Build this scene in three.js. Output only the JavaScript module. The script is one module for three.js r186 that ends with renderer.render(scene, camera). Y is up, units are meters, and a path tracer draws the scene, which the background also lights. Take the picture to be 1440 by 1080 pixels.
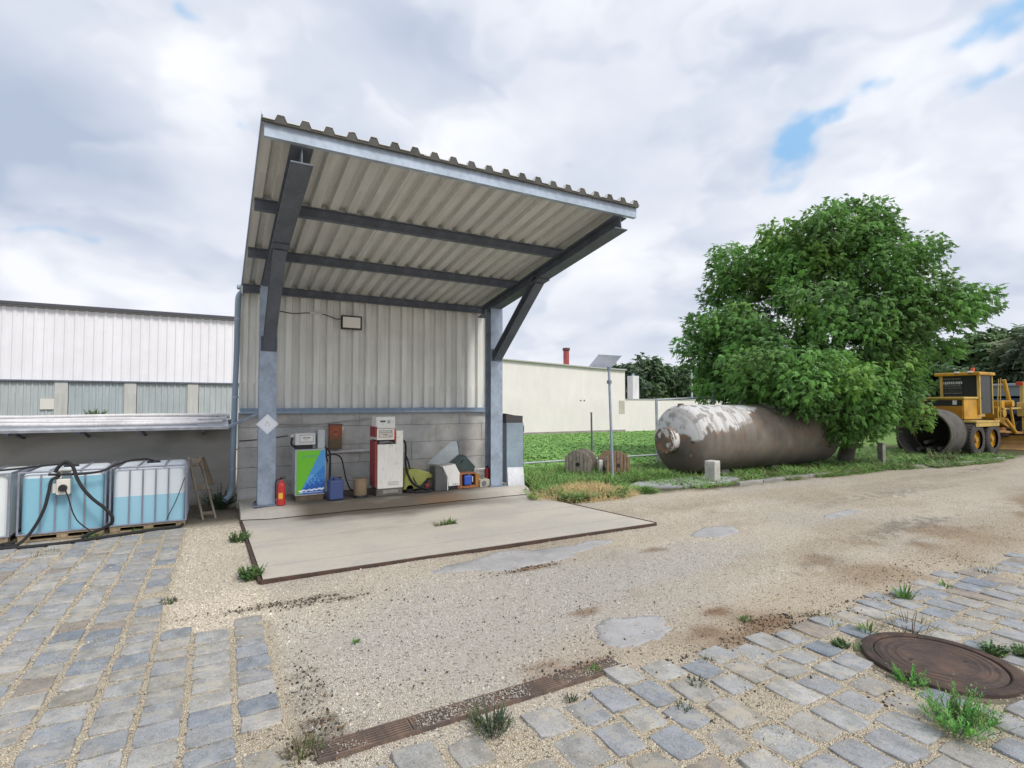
import * as THREE from 'three';
import { RoundedBoxGeometry } from 'three/addons/geometries/RoundedBoxGeometry.js';
import { mergeGeometries, mergeVertices } from 'three/addons/utils/BufferGeometryUtils.js';

// ------------------------------------------------------------------ camera, sky, sun, exposure
const scene = new THREE.Scene();
const rad = THREE.MathUtils.degToRad;
const V = (x, y, z) => new THREE.Vector3(x, y, z);
const camera = new THREE.PerspectiveCamera(71.73, 4 / 3, 0.1, 3000);
camera.position.set(0, 2, 0);
{
  const yaw = rad(28.9), pitch = rad(2.1);
  camera.lookAt(Math.sin(yaw) * Math.cos(pitch), 2 + Math.sin(pitch), -Math.cos(yaw) * Math.cos(pitch));
}
const renderer = new THREE.WebGLRenderer({ antialias: true });
renderer.setSize(1024, 768);
renderer.toneMapping = THREE.LinearToneMapping;
renderer.toneMappingExposure = 1.12;
renderer.shadowMap.enabled = true;
const SUN_DIR = V(0.22, 0.74, 0.63).normalize();
const sun = new THREE.DirectionalLight(new THREE.Color().setRGB(1, 0.95, 0.87), 2.1);
sun.position.copy(SUN_DIR).multiplyScalar(60).add(V(8, 0, -10));
sun.target.position.set(8, 0, -10);
sun.castShadow = true; sun.shadow.radius = 30; sun.shadow.mapSize.set(2048, 2048);
Object.assign(sun.shadow.camera, { left: -30, right: 30, top: 30, bottom: -30, near: 1, far: 160 });
scene.add(sun, sun.target);

// ------------------------------------------------------------------ noise
function rng(seed) { let a = seed >>> 0; return () => { a = (a + 0x6d2b79f5) >>> 0; let t = Math.imul(a ^ (a >>> 15), 1 | a); t = (t + Math.imul(t ^ (t >>> 7), 61 | t)) ^ t; return ((t ^ (t >>> 14)) >>> 0) / 4294967296; }; }
function h3(i, j, k) { let h = (Math.imul(i, 374761393) + Math.imul(j, 668265263) + Math.imul(k, 1274126177)) | 0; h = Math.imul(h ^ (h >>> 13), 1274126177); h ^= h >>> 16; return (h >>> 0) / 4294967296; }
const sm = (t) => t * t * (3 - 2 * t);
const clamp = (x, a = 0, b = 1) => (x < a ? a : x > b ? b : x);
const step = (a, b, x) => sm(clamp((x - a) / (b - a)));
const mix = (a, b, t) => a + (b - a) * t;
const mix3 = (a, b, t) => [mix(a[0], b[0], t), mix(a[1], b[1], t), mix(a[2], b[2], t)];
function n3(x, y, z) {
  const i = Math.floor(x), j = Math.floor(y), k = Math.floor(z), u = sm(x - i), v = sm(y - j), w = sm(z - k);
  return mix(mix(mix(h3(i, j, k), h3(i + 1, j, k), u), mix(h3(i, j + 1, k), h3(i + 1, j + 1, k), u), v),
    mix(mix(h3(i, j, k + 1), h3(i + 1, j, k + 1), u), mix(h3(i, j + 1, k + 1), h3(i + 1, j + 1, k + 1), u), v), w);
}
function fbm(x, y, z, o = 4) { let s = 0, a = 0.5, t = 0; for (let i = 0; i < o; i++) { s += a * n3(x, y, z); t += a; a *= 0.5; x = x * 2.03 + 7.1; y = y * 2.03 + 3.7; z = z * 2.03 + 1.3; } return s / t; }
function pn(x, y, p, s) { const i = Math.floor(x), j = Math.floor(y), u = sm(x - i), v = sm(y - j), m = (a) => ((a % p) + p) % p; return mix(mix(h3(m(i), m(j), s), h3(m(i + 1), m(j), s), u), mix(h3(m(i), m(j + 1), s), h3(m(i + 1), m(j + 1), s), u), v); }
function pf(u, v, p, s, o = 4) { let t = 0, a = 0.5, w = 0; for (let i = 0; i < o; i++) { t += a * pn(u * p, v * p, p, s + i); w += a; a *= 0.55; p *= 2; } return t / w; }   // u, v in 0..1, repeats

// ------------------------------------------------------------------ the cloudy sky
{
  const W = 2048, H = 1024, data = new Float32Array(W * H * 4);
  // broken cloud: [azimuth, elevation, radius across, radius up, tilt in degrees, strength]
  const gaps = [[57.2, 23.2, 3.0, 2.1, 35, 1.15], [60.2, 25.0, 2.6, 1.0, 25, .55], [65, 26.4, 4.2, 1.0, 8, .34], [71.8, 26.9, 3.6, 1.7, 5, .85], [70.6, 24.2, 2.4, 1.0, 25, .5], [2.1, 24.9, 1.5, 0.7, 0, .5], [0.1, 19.3, 1.6, 0.8, 20, .55], [15.1, 31, 1.1, 0.9, 60, .4], [-11.3, 12.7, 4.6, 0.6, 4, .55], [-3.4, 32.7, 1.6, 1.0, -30, .35], [-2, 30, .5, .4, 0, .1]];
  const darks = [[-17, 17.4, 13, 5, 0, .95], [-6, 20, 8, 3.5, 20, .45], [43, 28, 15, 6, 15, .75], [27, 36, 12, 5, 0, .5], [67, 32, 12, 3.6, 0, .75], [35, 20, 9, 4, 20, .3]];
  const lights = [[-4, 28, 7, 5, 30, .8], [-13, 9.2, 12, 3, 0, .85], [-1, 22, 4, 4, 60, .55], [39, 13.5, 9, 4, 15, .6], [61, 16, 12, 5, 10, .5], [24, 26, 5, 4, 40, .45], [52, 19.5, 5, 2.0, 20, .5]];
  const blob = (az, el, b) => {
    let da = az - b[0]; da = ((da + 540) % 360) - 180; da *= Math.cos(rad(el)); const de = el - b[1], t = rad(b[4]);
    const x = da * Math.cos(t) + de * Math.sin(t), y = -da * Math.sin(t) + de * Math.cos(t);
    return b[5] * Math.exp(-((x / b[2]) ** 2 + (y / b[3]) ** 2));
  };
  for (let r = 0; r < H; r++) {
    const lat = ((r + 0.5) / H - 0.5) * Math.PI, y = Math.sin(lat), cl = Math.cos(lat), el0 = lat * 180 / Math.PI;
    for (let c = 0; c < W; c++) {
      const lon = ((c + 0.5) / W - 0.5) * 2 * Math.PI, x = Math.cos(lon) * cl, z = Math.sin(lon) * cl, at = (r * W + c) * 4;
      let col;
      if (el0 < -2) col = [0.30, 0.29, 0.27];
      else {
        const wx = fbm(x * 5 + 9, y * 9, z * 5, 4) - .5, wy = fbm(x * 5 + 40, y * 9 + 7, z * 5, 4) - .5;
        const az = Math.atan2(x, -z) * 180 / Math.PI + wx * 6, el = el0 + wy * 4.5;
        const k = 1 / (Math.max(y, 0) + 0.28), px = x * k, pz = z * k;
        const big = fbm(px * 1.5 + 3, 4.2, pz * 1.5, 5), fine = fbm(px * 4.5, 8.1, pz * 4.5 + 5, 5);
        const rag = fbm(px * 3.1 + 2 * wx, 2.2, pz * 3.1 + 2 * wy, 6); let t = 0.60 + (big - .5) * 1.25 + (fine - .5) * 0.55 + (step(.38, .62, rag) - .5) * .36 + (fbm(px * 12, 3.3, pz * 12, 4) - .5) * .16;
        for (const b of darks) t -= blob(az, el, b) * .46;
        for (const b of lights) t += blob(az, el, b) * .42;
        t = clamp(t, 0, 1.05);
        col = mix3([0.42, 0.492, 0.64], [0.865, 0.88, 0.945], t);
        const low = Math.exp(-Math.max(el0, 0) / 7); col = mix3(col, [0.70, 0.73, 0.82], low * .55);
        let g = 0; for (const b of gaps) g += blob(az, el, b);
        // the rest of the sky has a few such gaps as well
        const seen = Math.atan2(x, -z) * 180 / Math.PI > -20 && Math.atan2(x, -z) * 180 / Math.PI < 80 && el0 < 42;
        if (!seen) g += step(.66, .74, fbm(px * 2.2 + 30, 1.7, pz * 2.2 + 4, 5)) * .7;
        g = g < .05 ? 0 : g + ((fbm(x * 15 + 2, y * 24, z * 15, 7) - .5) * 2.1 + (fbm(x * 50, y * 70, z * 50, 4) - .5) * .55) * Math.min(1, g * 2.6);
        col = mix3(col, [0.245, 0.49, 0.80], step(.30, 1.05, g) * .88);
        // cloud is thinner and brighter towards the sun
        const cs = x * SUN_DIR.x + y * SUN_DIR.y + z * SUN_DIR.z, glow = 1 + 0.55 * Math.exp((cs - 1) * 4.5);
        col = [col[0] * glow * 1.0, col[1] * glow, col[2] * glow * .985];
      }
      data[at] = col[0]; data[at + 1] = col[1]; data[at + 2] = col[2]; data[at + 3] = 1;
    }
  }
  const t = new THREE.DataTexture(data, W, H, THREE.RGBAFormat, THREE.FloatType);
  t.mapping = THREE.EquirectangularReflectionMapping; t.magFilter = THREE.LinearFilter; t.needsUpdate = true;
  scene.background = t; scene.environment = t;
}

// ------------------------------------------------------------------ textures
const enc = (c) => { c = clamp(c); return Math.round(255 * (c <= 0.0031308 ? c * 12.92 : 1.055 * c ** (1 / 2.4) - 0.055)); };
function tex(size, metres, f, srgb = true) {                        // f(u, v) -> [r, g, b] linear, or a height
  const d = new Uint8Array(size * size * 4);
  for (let j = 0; j < size; j++) for (let i = 0; i < size; i++) {
    const c = f((i + .5) / size, (j + .5) / size), at = (j * size + i) * 4;
    if (typeof c === 'number') d[at] = d[at + 1] = d[at + 2] = Math.round(255 * clamp(c));
    else for (let k = 0; k < 3; k++) d[at + k] = srgb ? enc(c[k]) : Math.round(255 * clamp(c[k]));
    d[at + 3] = 255;
  }
  const t = new THREE.DataTexture(d, size, size, THREE.RGBAFormat);
  t.wrapS = t.wrapT = THREE.RepeatWrapping; t.magFilter = THREE.LinearFilter; t.minFilter = THREE.LinearMipmapLinearFilter;
  t.colorSpace = srgb ? THREE.SRGBColorSpace : THREE.NoColorSpace; if (metres) t.repeat.set(1 / metres, 1 / metres); t.needsUpdate = true;
  return t;
}
// gravel: jittered cells, each a stone of its own tone; tiles every 1.4 m
const gravel = (() => {
  const S = 1024, N = 96, px = [], R = rng(5), tone = [], rr = [];
  for (let i = 0; i < N * N; i++) { px.push([R(), R()]); const q = R(); tone.push(q < .5 ? [.80, .76, .68] : q < .72 ? [.88, .85, .79] : q < .87 ? [.66, .63, .58] : q < .955 ? [.70, .60, .46] : [.30, .28, .25]); rr.push(.75 + .5 * R()); }
  const col = new Float32Array(S * S * 3), hgt = new Float32Array(S * S);
  for (let j = 0; j < S; j++) for (let i = 0; i < S; i++) {
    const x = i / S * N, y = j / S * N, cx = Math.floor(x), cy = Math.floor(y); let d1 = 9, d2 = 9, id = 0;
    for (let b = -1; b <= 1; b++) for (let a = -1; a <= 1; a++) {
      const ix = (cx + a + N) % N, iy = (cy + b + N) % N, k = iy * N + ix, d = Math.hypot(cx + a + px[k][0] - x, cy + b + px[k][1] - y) / rr[k];
      if (d < d1) { d2 = d1; d1 = d; id = k; } else if (d < d2) d2 = d;
    }
    const e = clamp((d2 - d1) * 2.4), m = .72 + .28 * e, g = .93 + .14 * h3(i, j, 3), k = (j * S + i);
    for (let q = 0; q < 3; q++) col[k * 3 + q] = tone[id][q] * m * g;
    hgt[k] = Math.sqrt(e) * (.55 + .45 * h3(id, 1, 1));
  }
  const at = (u, v) => Math.min(S - 1, Math.floor(v * S)) * S + Math.min(S - 1, Math.floor(u * S));
  return { map: tex(S, 1.4, (u, v) => { const k = at(u, v) * 3; return [col[k], col[k + 1], col[k + 2]]; }), bump: tex(S, 1.4, (u, v) => hgt[at(u, v)], false) };
})();
const T = {
  mottle: tex(512, 1.6, (u, v) => { const a = .72 + .34 * (pf(u, v, 4, 11, 5) - .5) * 1.6 + .16 * (pf(u, v, 64, 15, 2) - .5); return [a, a, a * .985]; }),
  concrete: tex(512, 1.3, (u, v) => { const a = .78 + .5 * (pf(u, v, 5, 31, 6) - .5) + .16 * (pf(u, v, 90, 37, 2) - .5), s = step(.58, .75, pf(u, v, 9, 51, 4)); return [a * (1 - .10 * s), a * (1 - .14 * s), a * (1 - .20 * s)]; }),
  grit: tex(512, .5, (u, v) => .5 * pf(u, v, 24, 71, 4) + .5 * pf(u, v, 128, 73, 2), false),
  rough: tex(512, 1.1, (u, v) => pf(u, v, 8, 81, 6), false),
  zinc: tex(512, .9, (u, v) => { const a = .78 + .26 * (pf(u, v, 18, 91, 3) - .5) + .34 * (pf(u, v, 4, 95, 4) - .5); return [a * .985, a, a * 1.01]; }),
  streak: tex(512, 2.4, (u, v) => { const a = .84 + .24 * (pf(u, v * .07, 40, 101, 3) - .5) + .22 * (pf(u, v, 5, 105, 5) - .5); return [a, a * .995, a * .975]; }),
  rust: tex(512, .7, (u, v) => { const t = pf(u, v, 7, 111, 5), f = pf(u, v, 60, 117, 2); return mix3([.085, .062, .052], [.20, .125, .085], clamp((t - .3) * 2 + (f - .5) * .5)); }),
  wood: tex(512, .6, (u, v) => { const w = pf(u, v * .08, 40, 121, 4), k = pf(u, v, 6, 127, 4), a = .62 + .5 * (w - .5) + .4 * (k - .5); return [a, a * .93, a * .84]; }),
  granite: tex(1024, .84, (u, v) => { const a = .78 + .55 * (pf(u, v, 9, 131, 6) - .5) + .50 * (pf(u, v, 150, 137, 2) - .5), s = step(.52, .68, pf(u, v, 12, 141, 5)), d = step(.70, .8, pf(u, v, 26, 146, 4)); let c = [a, a, a]; c = mix3(c, [1.05, .95, .77], s * .5); c = mix3(c, [.50, .47, .40], .45 * step(.56, .70, pf(u, v, 8, 148, 5))); return mix3(c, [.42, .40, .36], d * .5); }),
  plain: tex(256, 2.2, (u, v) => { const a = .90 + .16 * (pf(u, v, 3, 171, 5) - .5); return [a, a, a * .99]; }),
  worn: tex(512, 1.3, (u, v) => { const s = pf(u, v * .08, 46, 191, 3), n = pf(u, v, 7, 195, 5), k = step(.66, .74, pf(u, v * .5, 30, 199, 4)), a = .93 + .14 * (n - .5) - .10 * step(.55, .8, s) * step(.4, .6, n); let c = [a, a * .99, a * .965]; return mix3(c, [.55, .50, .42], k * .35); }),
  render: tex(512, 6.5, (u, v) => { const a = .90 + .12 * (pf(u, v, 5, 181, 6) - .5) + .08 * (pf(u, v * .25, 24, 187, 3) - .5); return [a, a * .99, a * .975]; }),
  bark: tex(512, .8, (u, v) => { const a = .62 + .7 * (pf(u, v * .22, 30, 151, 4) - .5) + .3 * (pf(u, v, 9, 155, 4) - .5); return [a, a * .97, a * .92]; }),
  dirt: tex(512, .9, (u, v) => { const a = .70 + .6 * (pf(u, v, 8, 161, 6) - .5); return [a, a * .96, a * .9]; }),
};
const scaled = (t, metres) => { const c = t.clone(); c.repeat.set(1 / metres, 1 / metres); c.needsUpdate = true; return c; };
const C = (r, g, b) => new THREE.Color().setRGB(r, g, b);
function mat(rgb, o = {}) {
  const m = new (o.transmission || o.clearcoat ? THREE.MeshPhysicalMaterial : THREE.MeshStandardMaterial)({ color: C(...rgb), roughness: o.rough ?? .8, metalness: o.metal ?? 0, side: THREE.DoubleSide });
  for (const k of ['map', 'bumpMap', 'bumpScale', 'vertexColors', 'transmission', 'clearcoat', 'clearcoatRoughness', 'thickness', 'ior', 'emissive', 'roughnessMap']) if (o[k] !== undefined) m[k] = o[k];
  return m;
}
const concreteM = (rgb, b = .004) => mat(rgb, { map: T.concrete, bumpMap: T.rough, bumpScale: b, rough: .93 });
const M = {
  zinc: mat([.40, .47, .57], { map: T.zinc, rough: .48, metal: .25 }),
  steel: mat([.23, .27, .34], { map: T.zinc, rough: .55, metal: .1 }),
  darkSteel: mat([.145, .165, .205], { map: T.zinc, rough: .6, metal: .1 }),
  rail: mat([.24, .33, .47], { map: T.streak, rough: .5 }),
  clad: mat([.86, .87, .845], { map: T.streak, rough: .5 }),
  roof: mat([.47, .455, .41], { map: T.streak, rough: .62 }),
  rust: mat([1, 1, 1], { map: T.rust, bumpMap: T.grit, bumpScale: .002, rough: .9 }),
  black: mat([.018, .018, .02], { rough: .5 }), rubber: mat([.025, .025, .027], { map: T.mottle, rough: .8 }),
  white: mat([.88, .88, .88], { map: T.mottle, rough: .45 }), offwhite: mat([.84, .81, .74], { map: T.streak, rough: .45 }),
  red: mat([.55, .03, .025], { rough: .38, clearcoat: .4 }), darkRed: mat([.36, .05, .055], { map: T.mottle, rough: .5 }),
  greyWood: mat([.46, .43, .40], { map: T.wood, bumpMap: T.wood, bumpScale: .002, rough: .9 }), brownWood: mat([.32, .235, .165], { map: T.wood, bumpMap: T.wood, bumpScale: .002, rough: .9 }),
  conc: concreteM([.50, .49, .46]), paleConc: concreteM([.66, .65, .60]), darkConc: concreteM([.33, .32, .30]),
  yellow: mat([.64, .34, .025], { map: T.mottle, rough: .5 }), dullYellow: mat([.62, .43, .11], { map: T.mottle, rough: .6 }),
  glass: mat([.012, .016, .018], { rough: .35 }), pipe: mat([.84, .82, .83], { map: T.mottle, rough: .5 }),
  slate: mat([.33, .42, .50], { map: T.mottle, rough: .55 }),
};

// ------------------------------------------------------------------ geometry helpers
const _a = V(), _b = V(), _c = V(), _n = V();
function uvm(g) {                                                    // uv in metres, by the facing of each triangle
  g = g.index ? g.toNonIndexed() : g;
  const p = g.attributes.position, uv = new Float32Array(p.count * 2);
  for (let i = 0; i < p.count; i += 3) {
    _a.fromBufferAttribute(p, i); _b.fromBufferAttribute(p, i + 1); _c.fromBufferAttribute(p, i + 2);
    _n.subVectors(_b, _a).cross(_c.clone().sub(_a)); const x = Math.abs(_n.x), y = Math.abs(_n.y), z = Math.abs(_n.z);
    for (let k = 0; k < 3; k++) {
      const X = p.getX(i + k), Y = p.getY(i + k), Z = p.getZ(i + k), at = (i + k) * 2;
      if (y >= x && y >= z) { uv[at] = X; uv[at + 1] = Z; } else if (x >= z) { uv[at] = Z; uv[at + 1] = Y; } else { uv[at] = X; uv[at + 1] = Y; }
    }
  }
  g.setAttribute('uv', new THREE.BufferAttribute(uv, 2)); return g;
}
const mg = (list) => { list = list.map((g) => { g = g.index ? g.toNonIndexed() : g; for (const k of Object.keys(g.attributes)) if (!['position', 'normal', 'uv'].includes(k)) g.deleteAttribute(k); if (!g.attributes.uv) g = uvm(g); return g; }); return list.length === 1 ? list[0] : mergeGeometries(list); };
const bx = (x, y, z, w, h, d, b = 0) => { const g = b ? new RoundedBoxGeometry(w, h, d, 1, Math.min(b, w / 2.2, h / 2.2, d / 2.2)) : new THREE.BoxGeometry(w, h, d); g.translate(x, y, z); return uvm(g); };
function basis(p, dir, up) { const z = dir.clone().normalize(); let x = V().crossVectors(up, z); if (x.length() < 1e-4) x = V(1, 0, 0); x.normalize(); const y = V().crossVectors(z, x); return new THREE.Matrix4().makeBasis(x, y, z).setPosition(p); }
const bar = (p, q, w, h, b = 0, up = V(0, 1, 0)) => { const d = q.clone().sub(p), g = bx(0, 0, d.length() / 2, w, h, d.length(), b); return g.applyMatrix4(basis(p, d, up)); };
const cy = (p, q, r0, r1 = r0, seg = 12, open = false) => { const d = q.clone().sub(p), L = d.length(), g = new THREE.CylinderGeometry(r1, r0, L, seg, 1, open); g.translate(0, L / 2, 0); g.rotateX(Math.PI / 2); g.applyMatrix4(basis(p, d, Math.abs(d.y) > .9 * L ? V(1, 0, 0) : V(0, 1, 0))); return uvm(g); };
const tb = (pts, r, seg = 40, radial = 7, closed = false) => uvm(new THREE.TubeGeometry(new THREE.CatmullRomCurve3(pts.map((p) => (p.isVector3 ? p : V(...p))), closed), seg, r, radial, closed));
function ext(points, depth, bevel = 0) { const s = new THREE.Shape(points.map((p) => new THREE.Vector2(...p))); return uvm(new THREE.ExtrudeGeometry(s, { depth, bevelEnabled: bevel > 0, bevelSize: bevel, bevelThickness: bevel, bevelSegments: 1, bevelOffset: -bevel })); }
function hb(p, q, w, h, tw, tf, up) {                                // an H beam from p to q, its web along up
  const a = w / 2, b = h / 2, t = tw / 2, d = q.clone().sub(p);
  const g = ext([[-a, -b], [a, -b], [a, -b + tf], [t, -b + tf], [t, b - tf], [a, b - tf], [a, b], [-a, b], [-a, b - tf], [-t, b - tf], [-t, -b + tf], [-a, -b + tf]], d.length());
  return g.applyMatrix4(basis(p, d, up));
}
function corrugated(w, len, pitch, top, bot, hgt, th = .006, x0 = 0) {   // trapezoid sheet: runs along z, ribs up y, from x = 0
  const pts = [], sl = (pitch - top - bot) / 2; let ph = -x0;
  const f = (x) => { let t = (((x + x0) % pitch) + pitch) % pitch; if (t < bot) return 0; if (t < bot + sl) return hgt * (t - bot) / sl; if (t < bot + sl + top) return hgt; return hgt * (1 - (t - bot - sl - top) / sl); };
  const xs = [0, w];
  for (let k = Math.floor(x0 / pitch) - 1; k * pitch - x0 < w + pitch; k++) for (const o of [0, bot, bot + sl, bot + sl + top]) { const x = k * pitch - x0 + o; if (x > 1e-3 && x < w - 1e-3) xs.push(x); }
  xs.sort((a, b) => a - b);
  for (const x of xs) pts.push([x, f(x)]); for (const x of xs.slice().reverse()) pts.push([x, f(x) - th]);
  return ext(pts, len);
}

// ------------------------------------------------------------------ objects
const used = new Map();
function numbered(name) { const n = used.get(name) ?? 0; used.set(name, n + 1); return n ? `${name}_${String(n).padStart(3, '0')}` : name; }
function tag(o, label, category, group) { Object.assign(o.userData, { label, category }); if (group) o.userData.group = group; return o; }
function shade(o) { o.traverse((m) => { if (m.isMesh) { m.castShadow = true; m.receiveShadow = true; } }); return o; }
function thing(name, label, category, pos = [0, 0, 0], turn = 0, group) { const o = new THREE.Group(); o.name = numbered(name); o.position.set(...pos); o.rotation.y = turn; scene.add(o); return tag(o, label, category, group); }
function part(parent, name, geo, m, label) { const o = new THREE.Mesh(Array.isArray(geo) ? mg(geo) : geo, m); o.name = name; o.castShadow = o.receiveShadow = true; if (label) o.userData.label = label; parent.add(o); return o; }
function solo(name, geo, m, label, category, group) { const o = part(scene, numbered(name), geo, m); return tag(o, label, category, group); }
function struct(name, geo, m) { const o = part(scene, numbered(name), geo, m); o.userData.kind = 'structure'; return o; }
function stuff(parent, name, geo, m, matrices, colors, label, category) {
  const o = new THREE.InstancedMesh(geo, m, matrices.length); matrices.forEach((x, i) => o.setMatrixAt(i, x)); if (colors) colors.forEach((c, i) => o.setColorAt(i, c));
  o.name = parent === scene ? numbered(name) : name; o.userData.kind = 'stuff'; if (label) { o.userData.label = label; o.userData.category = category; } o.castShadow = o.receiveShadow = true; parent.add(o); return o;
}
function copyOf(o, label, pos, turn = 0) { const c = o.clone(); c.name = numbered(o.name.replace(/_\d{3}$/, '')); c.userData = { ...o.userData, label }; c.position.set(...pos); c.rotation.y = turn; scene.add(c); return c; }
const TR = (x, y, z, rx, ry, rz, sx, sy = sx, sz = sx) => new THREE.Matrix4().compose(V(x, y, z), new THREE.Quaternion().setFromEuler(new THREE.Euler(rx, ry, rz)), V(sx, sy, sz));
// what stays within the photograph's frame, with a margin; used only to leave out what it shows nothing of
const yawC = Math.cos(rad(28.9)), yawS = Math.sin(rad(28.9));
const inView = (x, z, pad = .12) => { const r = x * yawC + z * yawS, d = x * yawS - z * yawC; return d > 2.15 && Math.abs(r) < d * (.964 + pad); };

// ------------------------------------------------------------------ the ground: one sheet out to the horizon
const inLeftPave = (x, z) => (x < -.40 && z > -9.95) || (x < .42 && z > -5.45);
const KERB = [[8.0, -9.25], [9.0, -8.85], [10.2, -8.62], [13.5, -8.75], [17.9, -8.55], [20.8, -8.15], [23.2, -8.05], [27, -8.3]];
function kerbZ(x) { for (let i = 1; i < KERB.length; i++) if (x < KERB[i][0]) { const a = KERB[i - 1], b = KERB[i]; return mix(a[1], b[1], clamp((x - a[0]) / (b[0] - a[0]))); } return -8.3; }
const paveR = (x) => -2.93 + .16 * (n3(x * 1.7, 3, 1) - .5) + .02 * Math.max(0, x - 6);
const paved = (x, z) => inLeftPave(x, z) || z > paveR(x) - .05;
const groundH = (x, z) => (paved(x, z) ? (fbm(x * 6, 7, z * 6, 2) - .5) * .012 : (fbm(x * 2.2, 7, z * 2.2, 3) - .5) * .022 + (fbm(x * .4, 8, z * .4, 2) - .5) * .03 - .004);
function groundColour(x, z) {                                       // real colours of gravel, dust, earth and stains
  const a = fbm(x * .55, 1, z * .55, 4), b = fbm(x * 1.7 + 9, 2, z * 1.7, 4), f = fbm(x * 5, 3, z * 5 + 2, 3), d = fbm(x * .9 + 31, 5, z * 1.3, 4);
  let c = mix3([.62, .565, .475], [.54, .50, .435], step(.35, .65, a));
  const worn = step(1.3, .55, Math.hypot((x - 3.0) / 2.7, (z + 4.6) / 1.35) + (b - .5) * .5); c = mix3(c, [.53, .51, .48], worn * .75);
  const bare = step(.9, .5, Math.hypot((x - 5.2) / 2.2, (z + 5.0) / .9) + (b - .5) * .4); c = mix3(c, [.52, .50, .47], bare * .6);
  if (x < 0.5 && z < -5.4) c = mix3(c, [.70, .63, .52], .75);         // pale dust beside the slab
  const br = step(.9, .3, Math.abs(z + 3.75 + .05 * (x - 6)) / 1.1 + (b - .5) * .9) * step(2.4, 4.2, x) * step(30, 12, x);
  c = mix3(c, mix3([.27, .195, .125], [.36, .27, .18], f), br * step(.42, .62, d) * .95);
  const sand = step(.8, .2, Math.abs(z + 3.4) / .9 + (b - .5) * .6) * step(1.6, 3, x); c = mix3(c, [.52, .435, .325], sand * .5);
  for (const [sx, sz, rx, rz, s] of [[3.35, -5.62, .55, .13, .9], [3.1, -4.2, .22, .10, .8], [3.75, -3.32, .3, .16, .7], [4.25, -3.6, .2, .09, .9], [2.45, -3.38, .5, .09, .7], [2.2, -3.5, .25, .09, .5], [4.45, -3.2, .35, .12, .8], [5.3, -5.5, .3, .1, .6], [3.9, -3.1, .5, .12, .5]])
    c = mix3(c, [.25, .15, .085], s * step(1.15, .45, Math.hypot((x - sx) / rx, (z - sz) / rz) + (f - .5) * .9));
  for (const [sx, sz, rx, rz, s] of [[.62, -5.85, .5, .07, .8], [1.0, -5.7, .35, .05, .7], [.55, -3.9, .16, .5, .55], [.6, -3.4, .2, .25, .8], [9.5, -4.6, 1.6, .25, .5], [13, -6.5, 2.4, .35, .45], [18, -7.3, 2.6, .35, .6], [21.5, -7.4, 2.2, .4, .85], [26, -7.6, 4, .4, .7]])
    c = mix3(c, [.12, .105, .08], s * step(1.1, .4, Math.hypot((x - sx) / rx, (z - sz) / rz) + (fbm(x * 16, 5, z * 16, 2) - .5) * 2.6) * (x < 2 ? .6 : 1));
  // wheel tracks pressed into the yard: smooth pale lines with darker crumbs between
  for (const [z0, s, k0] of [[-4.35, .10, 0], [-5.95, .07, 1], [-6.9, .05, 2], [-7.8, .02, 3]]) { const tz = z0 - s * (x - 3) + .25 * Math.sin(x * .35 + k0) + (b - .5) * .35, w = step(.34, .10, Math.abs(z - tz)) * step(2.2, 5, x); c = mix3(c, mix3([.60, .55, .465], [.50, .44, .35], f), w * .6); const e2 = step(.3, .12, Math.abs(z - tz - .5)) * step(2.5, 6, x); c = mix3(c, [.38, .32, .245], e2 * .42 * step(.45, .6, d)); }
  c = mix3(c, [.46, .385, .28], .42 * step(.52, .66, fbm(x * .35 + 11, 6, z * .8, 4)) * step(1.5, 4, x) * step(-8.7, -7.5, z));
  // far track, paler and more even
  c = mix3(c, [.56, .505, .42], step(10, 22, x) * .55 * (1 - br));
  if (inLeftPave(x, z) || z > paveR(x)) c = mix3(c, mix3([.47, .41, .31], [.60, .535, .42], f), .85);
  // earth and grass beyond the kerb and the slab
  const e = x > 5.9 ? step(.25, -.35, z - (x > 8.2 ? kerbZ(x) : mix(-8.75, -9.3, clamp((x - 5.9) / 2.3))) + (f - .5) * .5) : 0;
  c = mix3(c, mix3([.115, .095, .05], [.075, .105, .03], step(.4, .6, b)), e);
  if (z < -13) c = mix3(c, mix3([.20, .34, .085], [.16, .29, .065], f), step(-13, -14.5, z) * step(5.6, 6.2, x));
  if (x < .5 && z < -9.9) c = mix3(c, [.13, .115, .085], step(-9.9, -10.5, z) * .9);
  return [c[0] * .975, c[1] * .97, c[2] * .955];
}
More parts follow.
